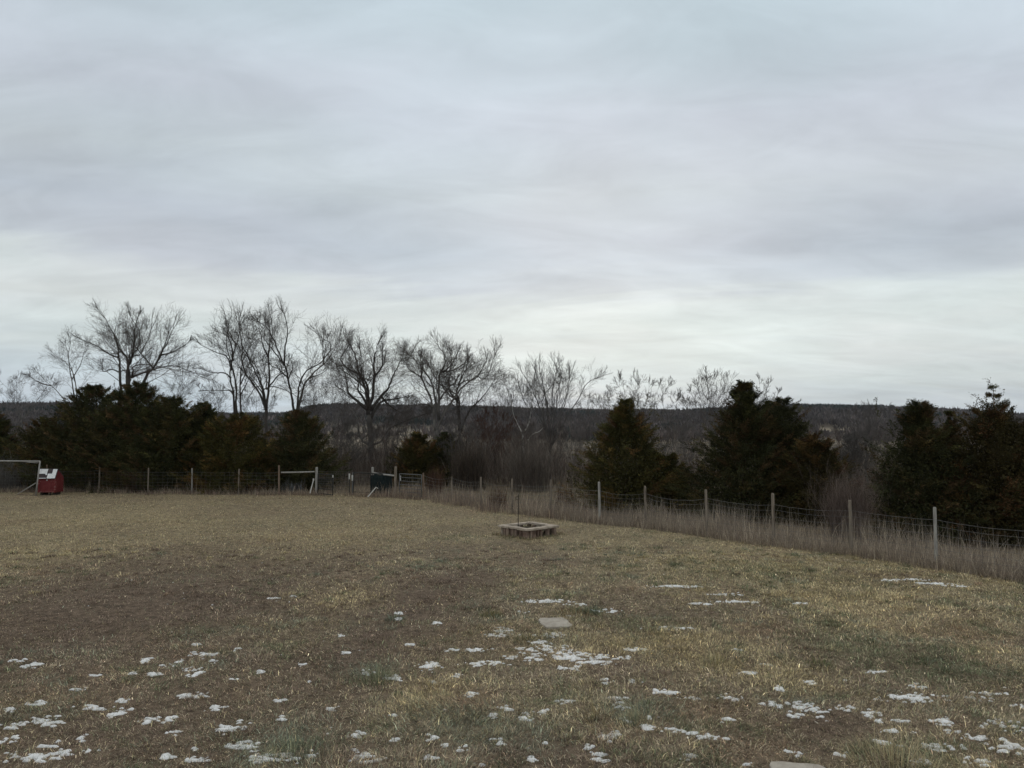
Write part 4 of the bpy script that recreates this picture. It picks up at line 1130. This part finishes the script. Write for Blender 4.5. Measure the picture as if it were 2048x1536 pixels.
# low wire and steel posts between
def steel_post(px, pyb, ptop, m, label, cap=False, yy=None):
    x, y = gnd(px, pyb) if yy is None else (at(px, 950, yy).x, yy)
    ox = Vector((x, y, tz(x, y))); root = empty('steel_post', ox); tag(root, label, 'post')
    top = at(px, ptop, y).z - ox.z
    p = MB(); p.tube([(0, 0, -.1), (0, 0, top)], .022, 6); p.build('shaft', M[m], root)
    if cap:
        c = MB(); c.tube([(0, -.028, top - .38), (0, -.028, top - .12)], [.035, .04], 7); c.build('insulator', M['white'], root)
    return x, y, top
s1_ = steel_post(698.5, 989, 942, 'darkpipe', 'dark steel post with a white sleeve, left one of the close pair', True)
s2_ = steel_post(704.5, 989, 945, 'pipe', 'grey steel post with a white sleeve, right one of the close pair', True)
# stretched wire mesh between thick post and steel pair
ox = Vector((GB[0], GB[1] + .1, 0)); rt = empty('mesh_fence', ox); tag(rt, 'loose wire mesh stretched from the thick grey post to the steel post pair', 'fence')
segs = []
Lx = s1_[0] - GB[0]
for k in range(15):
    x = Lx * k / 14; segs.append((x, 0, .05, x, 0, 1.06, .0028, .0028))
for z in (.1, .25, .42, .6, .78, .95, 1.06): segs.append((0, 0, z, Lx, 0, z - .01, .004, .004))
seg_mesh('wire_mesh', segs, M['wire'], rt)
# corral frame D - E with rail and cloth screen
oD = Vector((GE[0], GE[1], tz(*GE)))
cr = empty('corral_frame', oD); tag(cr, 'pair of thick wooden posts joined by a whitish sagging rail, centre of the gates', 'post frame')
post(GD[0], GD[1], at(745, 934, GD[1]).z - tz(*GD), .06, 'greywood', cr, oD)
post(GE[0], GE[1], 1.36, .062, 'wood', cr, oD)
rail(at(747, 946, GD[1] - .09), at(789, 951.5, GE[1] - .02), .036, 'whitepaint', 'rail', cr, oD)
oS = Vector((s2_[0], 35.0, 0)); sc_ = empty('screened_gate', oS); tag(sc_, 'wide dark gate covered with teal cloth between steel and thick wooden posts', 'gate')
xs0, xs1 = at(706, 950, 34.9).x - oS.x, at(787, 950, 34.6).x - oS.x
fr = MB()
def dp(x): return -.9 * (x - xs0) / (xs1 - xs0)
for x in (xs0, (xs0 + xs1) / 2, xs1): fr.tube([(x, dp(x), -.1), (x, dp(x), 1.0)], .022, 6)
fr.tube([(xs0, dp(xs0), 1.0), (xs1, dp(xs1), .98)], .024, 6); fr.tube([(xs0, dp(xs0), .1), (xs1, dp(xs1), .08)], .02, 6)
fr.build('gate_frame', M['darkpipe'], sc_)
nx, nz = 40, 12
V = []
for i in range(nx + 1):
    for k in range(nz + 1):
        x = xs0 + (xs1 - xs0) * (.45 + .55 * i / nx); z = .10 + .84 * k / nz - .04 * math.sin(i * .45) * (k / nz) ** 2
        V.append((x, dp(x) - .035 + .02 * math.sin(i * .9 + k * .3) + .012 * math.sin(k * 1.7), z))
F = [(i * (nz + 1) + k, (i + 1) * (nz + 1) + k, (i + 1) * (nz + 1) + k + 1, i * (nz + 1) + k + 1) for i in range(nx) for k in range(nz)]
mesh_tris('cloth_screen', np.array(V), np.array(F), M['teal'], sc_, None, True)
segs = []
for i in range(16):
    x = xs0 + (xs1 - xs0) * .45 * i / 15; segs.append((x, dp(x), .1, x, dp(x), .98, .003, .003))
for k in range(7):
    z = .1 + .88 * k / 6; x1_ = xs0 + (xs1 - xs0) * .45; segs.append((xs0, dp(xs0), z, x1_, dp(x1_), z, .003, .003))
seg_mesh('wire_infill', segs, M['wire'], sc_)
# grey tube gate on the right
a0 = (at(799, 960, 33.3).x, 33.3); a1 = (at(843, 960, 32.4).x, 32.4)
gt2, gb2 = tube_gate(a0, a1, .10, 1.05, 6, 'pipe', 'closed grey tube gate with six bars between the thick wooden post and the fence corner', .018, mesh=True)
lt = MB(); lt.box((.05, -.03, .85), (.035, .035, .22)); lt.build('latch', M['white'], gt2, bevel=.008)
# two leaning white sticks
def stick(pxs, y, label, hook=True, seed=1):
    P = [at(px, py, y + dy) for px, py, dy in pxs]
    ox = P[0].copy(); root = empty('leaning_stick', ox); tag(root, label, 'stick')
    m = MB(); m.tube([p - ox for p in P], .022, 7); m.build('shaft', M['white'], root)
    if hook:
        q = P[-1] - ox; k = MB(); k.box((q.x, q.y, q.z + .02), (.07, .05, .09)); k.build('head', M['white'], root, bevel=.012)
stick([(620, 986.5, 0), (623.5, 973, .1), (627, 960, .2)], 33.3, 'short pale stick leaning on the thick grey post of the left gateway')
stick([(735.5, 994, 0), (744, 984, .2), (752, 974.5, .4), (756, 977, .45)], 33.1, 'pale bent stick leaning at a slant in front of the dark screened gate', hook=False)

# ------------------------------------------------------------------ red coop
def coop():
    cx, cy = gnd(93, 990)
    ox = Vector((cx, cy, tz(cx, cy)))
    root = empty('red_coop', ox, R(2)); tag(root, 'small faded red wooden coop with patchy snow on its dark roof', 'coop')
    Wf, D, zb, zw, zr = .78, .62, .13, .78, 1.17
    hx = Wf / 2
    b = MB()
    n = len(b.v)
    prof = [(0, zb), (D, zb), (D, zw + .04), (.17, zr), (0, zw)]   # y, z: steep front slope, long back slope
    b.v += [(-hx, y, z) for y, z in prof] + [(hx, y, z) for y, z in prof]
    b.f += [[0, 1, 2, 3, 4][::-1], [5, 6, 7, 8, 9]] + [[i, (i + 1) % 5, (i + 1) % 5 + 5, i + 5] for i in range(5)]
    b.build('wall', M['red'], root)
    for c_, z_ in [((-hx + .03, -.012, (zb + zw) / 2), (.06, .02, zw - zb - .005)), ((hx - .03, -.012, (zb + zw) / 2), (.06, .02, zw - zb - .005)),
                   ((0, -.010, zw - .14), (Wf - .13, .016, .05)), ((0, -.010, zb + .04), (Wf - .13, .016, .06)),
                   ((hx + .011, .03, (zb + zw) / 2), (.018, .05, zw - zb - .02)), ((hx + .011, D - .03, (zb + zw) / 2), (.018, .05, zw - zb - .02))]:
        MB().box(c_, z_).build('trim', M['redtrim'], root, bevel=.004)
    d = MB(); d.box((-.03, -.012, .42), (.44, .02, .46)); dr = d.build('door', M['red'], root, bevel=.006)
    k = MB(); k.tube([(0.02, -.03, .70), (0.02, -.055, .70)], .028, 10); k.build('handle', M['white'], dr)
    # roof sheets
    def slab(p, q, th, x0, x1):
        (y0, z0), (y1, z1) = p, q; L = math.hypot(y1 - y0, z1 - z0); ny, nz_ = -(z1 - z0) / L * th, (y1 - y0) / L * th
        return [(x0, y0, z0), (x1, y0, z0), (x1, y1, z1), (x0, y1, z1), (x0, y0 + ny, z0 + nz_), (x1, y0 + ny, z0 + nz_), (x1, y1 + ny, z1 + nz_), (x0, y1 + ny, z1 + nz_)]
    r_ = MB(); r_.quad_box(slab((-.05, zw - .03), (.17, zr + .02), .025, -hx - .03, hx + .01)); r_.quad_box(slab((.172, zr + .022), (D + .04, zw + .0), .025, -hx - .03, hx + .01))
    rf = r_.build('roof', M['shingle'], root)
    s = MB()
    def sn(x0, x1, u0, u1, th=.02):
        y = lambda u: -.052 + u * .22; z = lambda u: zw - .03 + u * (zr + .05 - zw)
        s.quad_box([(a, b_ - .032, c + .012) for a, b_, c in slab((y(u0), z(u0)), (y(u1), z(u1)), th, x0, x1)])
    sn(-hx - .02, -.03, .50, 1.0); sn(.20, hx + .0, .04, .98); sn(.02, .22, .02, .52); sn(-hx, -.02, .02, .09); sn(-.09, -.01, .38, .52)
    s.build('snow_cover', M['snow'], rf, bevel=.01)
    c = MB()
    for x in (-.28, .28): c.box((x, D / 2, .065), (.12, D * .7, .13))
    c.box((.16, .02, .06), (.06, .06, .13)); c.build('footing', M['iron'], root)
coop()
# goal frame
def goal():
    y0 = 34.2
    P0, P1 = at(71.5, 988, y0), at(80, 922.5, y0)
    ox = Vector((P0.x, P0.y, tz(P0.x, P0.y)))
    root = empty('goal_frame', ox); tag(root, 'white metal goal frame leaning beside the red coop with a slanting brace', 'goal frame')
    w = 4.2
    def t(pts, r, name, m='whitepaint'):
        b = MB(); b.tube([Vector(p) - ox for p in pts], r, 8); return b.build(name, M[m], root, smooth=True)
    Q0, Q1 = P0 - Vector((w, 0, 0)), P1 - Vector((w, 0, -.03))
    P0.z = ox.z - .02; Q0.z = ox.z - .02
    t([P0, P1], .032, 'post'); t([Q0, Q1], .032, 'post'); t([P1, Q1], .032, 'crossbar')
    bk = [at(74, 926, y0 + .55), at(30, 921.8, y0 + .05)]
    t([bk[0], bk[1], at(-40, 921, y0 + .3)], .02, 'back_bar')
    t([at(74, 926, y0 + .55), P1], .02, 'top_brace')
    B = at(71.5, 966, y0)
    E = gnd(33, 989); E = Vector((E[0], y0 + .6, tz(E[0], y0)))
    t([B, at(35, 988.5, y0 + .1)], .022, 'brace')
    t([at(35, 989, y0 + .1), P0 + Vector((0, .1, .03))], .016, 'ground_bar', 'brownwood')
    segs = []
    for i in range(9):
        x = P1.x - .4 * i - .1
        segs.append((x - ox.x, y0 + .1 - ox.y, P1.z - ox.z - .02, x - ox.x + .05, y0 + .9 - ox.y, .02, .003, .003))
    for k in range(5):
        f = k / 5; segs.append((-.1, .1 + .8 * f - .0, (P1.z - ox.z) * (1 - f), -3.6, .1 + .8 * f, (P1.z - ox.z) * (1 - f), .003, .003))
    seg_mesh('net', segs, M['net'], root)
goal()

# ------------------------------------------------------------------ raised bed of blocks and iron stake
def bed():
    rnd = random.Random(4)
    C = Vector((at(1057, 1050, 21.5).x, 21.5, 0)); C.z = tz(C.x, C.y) - .01
    ang = R(43)
    root = empty('raised_bed', C, ang); tag(root, 'square raised garden bed of upright blocks under pale stone slabs', 'raised bed')
    S = 1.26; hs = S / 2; zt = .28; ct = .06; cw = .17
    # capping slabs, two or three per side
    for k in range(4):
        a = k * math.pi / 2; ca, sa = math.cos(a), math.sin(a)
        e = -hs
        cuts = [-hs, -hs + S * rnd.uniform(.30, .38), -hs + S * rnd.uniform(.62, .70), hs - cw]
        for i in range(3):
            l = cuts[i + 1] - cuts[i] - .010; m = (cuts[i + 1] + cuts[i]) / 2
            x, y = m, -hs + cw / 2
            b = MB(); b.box((ca * x - sa * y, sa * x + ca * y, zt - ct / 2 + rnd.uniform(-.006, .006)), (l, cw, ct), a + rnd.uniform(-.01, .01), .004, rnd)
            b.build('capping_slab', M['capstone'], root, bevel=.008)
        # upright blocks under it with gaps
        x = -hs + .05
        while x < hs - .12:
            w = rnd.uniform(.06, .13); 
            if rnd.random() < .72:
                y = -hs + .10 + rnd.uniform(-.03, .04)
                b = MB(); hh = zt - ct - .002
                b.box((ca * (x + w / 2) - sa * y, sa * (x + w / 2) + ca * y, hh / 2 - .02), (w, .11, hh + .03), a + rnd.uniform(-.06, .06), .006, rnd)
                b.build('block', M['pinkstone' if rnd.random() < .4 else 'block'], root, bevel=.008)
            x += w + rnd.uniform(.02, .09)
    s = MB()
    n = 9
    for i in range(n):
        for j in range(n): s.v.append(((i / (n - 1) - .5) * (S - .30), (j / (n - 1) - .5) * (S - .30), .155 + rnd.uniform(-.02, .02)))
    for i in range(n - 1):
        for j in range(n - 1): s.f.append([i * n + j, (i + 1) * n + j, (i + 1) * n + j + 1, i * n + j + 1])
    for i in range(n): pass
    so = s.build('soil', mat('dark_soil', (.03, .024, .018), .95, c2=(.07, .055, .04), nscale=12), root)
    # dead stems in the bed
    rg = np.random.default_rng(2); q = 160
    V, F, Cc = blades(rg.uniform(-.45, .45, q), rg.uniform(-.45, .45, q), np.full(q, .15), .10 * np.exp(rg.normal(0, .3, q)), rg.random(q) * 6.28, rg.uniform(.4, 1.4, q), np.full(q, .012), np.tile((.13, .12, .07), (q, 1)), rg)
    mesh_tris('dead_stems', V, F, M['blade'], root, Cc)
    st = at(1036.5, 1045, 21.45)
    ox = Vector((st.x, st.y, C.z + .12)); r2 = empty('iron_stake', ox); tag(r2, 'thin black iron stake with a small hook standing in the raised bed', 'garden stake')
    top = at(1037, 989, 21.45).z - ox.z
    m = MB(); m.tube([(0, 0, 0), (.0, 0, top * .5), (.012, 0, top)], .011, 7); m.build('shaft', M['iron'], r2)
    m = MB(); z = top - .06
    m.tube([(.01, 0, z), (-.03, 0, z + .01), (-.065, 0, z - .02), (-.065, 0, z - .065), (-.035, 0, z - .095), (-.01, 0, z - .08)], .008, 6); m.build('hook', M['iron'], r2)
bed()

# ------------------------------------------------------------------ paving stones
def slab(px, py, w, d, rz, label, seed):
    rnd = random.Random(seed); x, y = gnd(px, py); z = tz(x, y)
    m = MB(); n = 22; top = []
    for k in range(n):
        t = 2 * math.pi * k / n
        c, s = math.cos(t), math.sin(t); q = 1 / max(abs(c), abs(s)) ** .85
        top.append((c * w / 2 * q * rnd.uniform(.93, 1.03), s * d / 2 * q * rnd.uniform(.9, 1.04)))
    m.v = [(a, b, -.04) for a, b in top] + [(a, b, .022) for a, b in top] + [(a * .95, b * .95, .03) for a, b in top]
    for k in range(n):
        k2 = (k + 1) % n
        m.f += [[k, k2, n + k2, n + k], [n + k, n + k2, 2 * n + k2, 2 * n + k]]
    m.f.append([2 * n + k for k in range(n)])
    o = m.build('paving_stone', M['concrete'], None); o.location = (x, y, z); o.rotation_euler = (0, 0, rz)
    tag(o, label, 'paving stone', 'flat stones set in the lawn')
slab(1110, 1249, .46, .58, R(10), 'flat grey concrete slab lying alone in the middle of the lawn', 1)
slab(1600, 1546, .5, .36, R(-8), 'pinkish flat stone cut by the bottom edge under a straw clump', 2)
# a few fallen leaves
def litter():
    rg = np.random.default_rng(61); n = 260
    x, y = wedge(n, 6, 17, rg)
    z = terrain(x, y) + .02
    P = np.stack([x, y, z], 1); D = rg.normal(0, 1, (n, 3)) * np.array([1, 1, .25]); L = rg.uniform(.03, .075, n)
    c = np.array([(.33, .26, .18), (.22, .15, .10), (.15, .10, .07), (.40, .35, .28)])[rg.integers(0, 4, n)]
    V, F, C = leaves(P, D, L, L * .6, c, rg)
    o = mesh_tris('fallen_leaves', V, F, M['blade'], None, C); tag(o, 'small dry leaves scattered over the lawn', 'leaves', kind='stuff')
litter()

# ------------------------------------------------------------------ haze
def haze():
    b = MB(); b.box((0, 900, 45), (3600, 2400, 150))
    m = bpy.data.materials.new('haze'); m.use_nodes = True; n = m.node_tree.nodes; n.clear()
    v = n.new('ShaderNodeVolumePrincipled'); v.inputs['Density'].default_value = HAZE; v.inputs['Color'].default_value = (.86, .92, 1.0, 1)
    o = n.new('ShaderNodeOutputMaterial'); m.node_tree.links.new(v.outputs[0], o.inputs['Volume'])
    ob = b.build('haze', m); tag(ob, 'faint air between the yard and the far ridge', kind='stuff')
HAZE = 0.00005
haze()
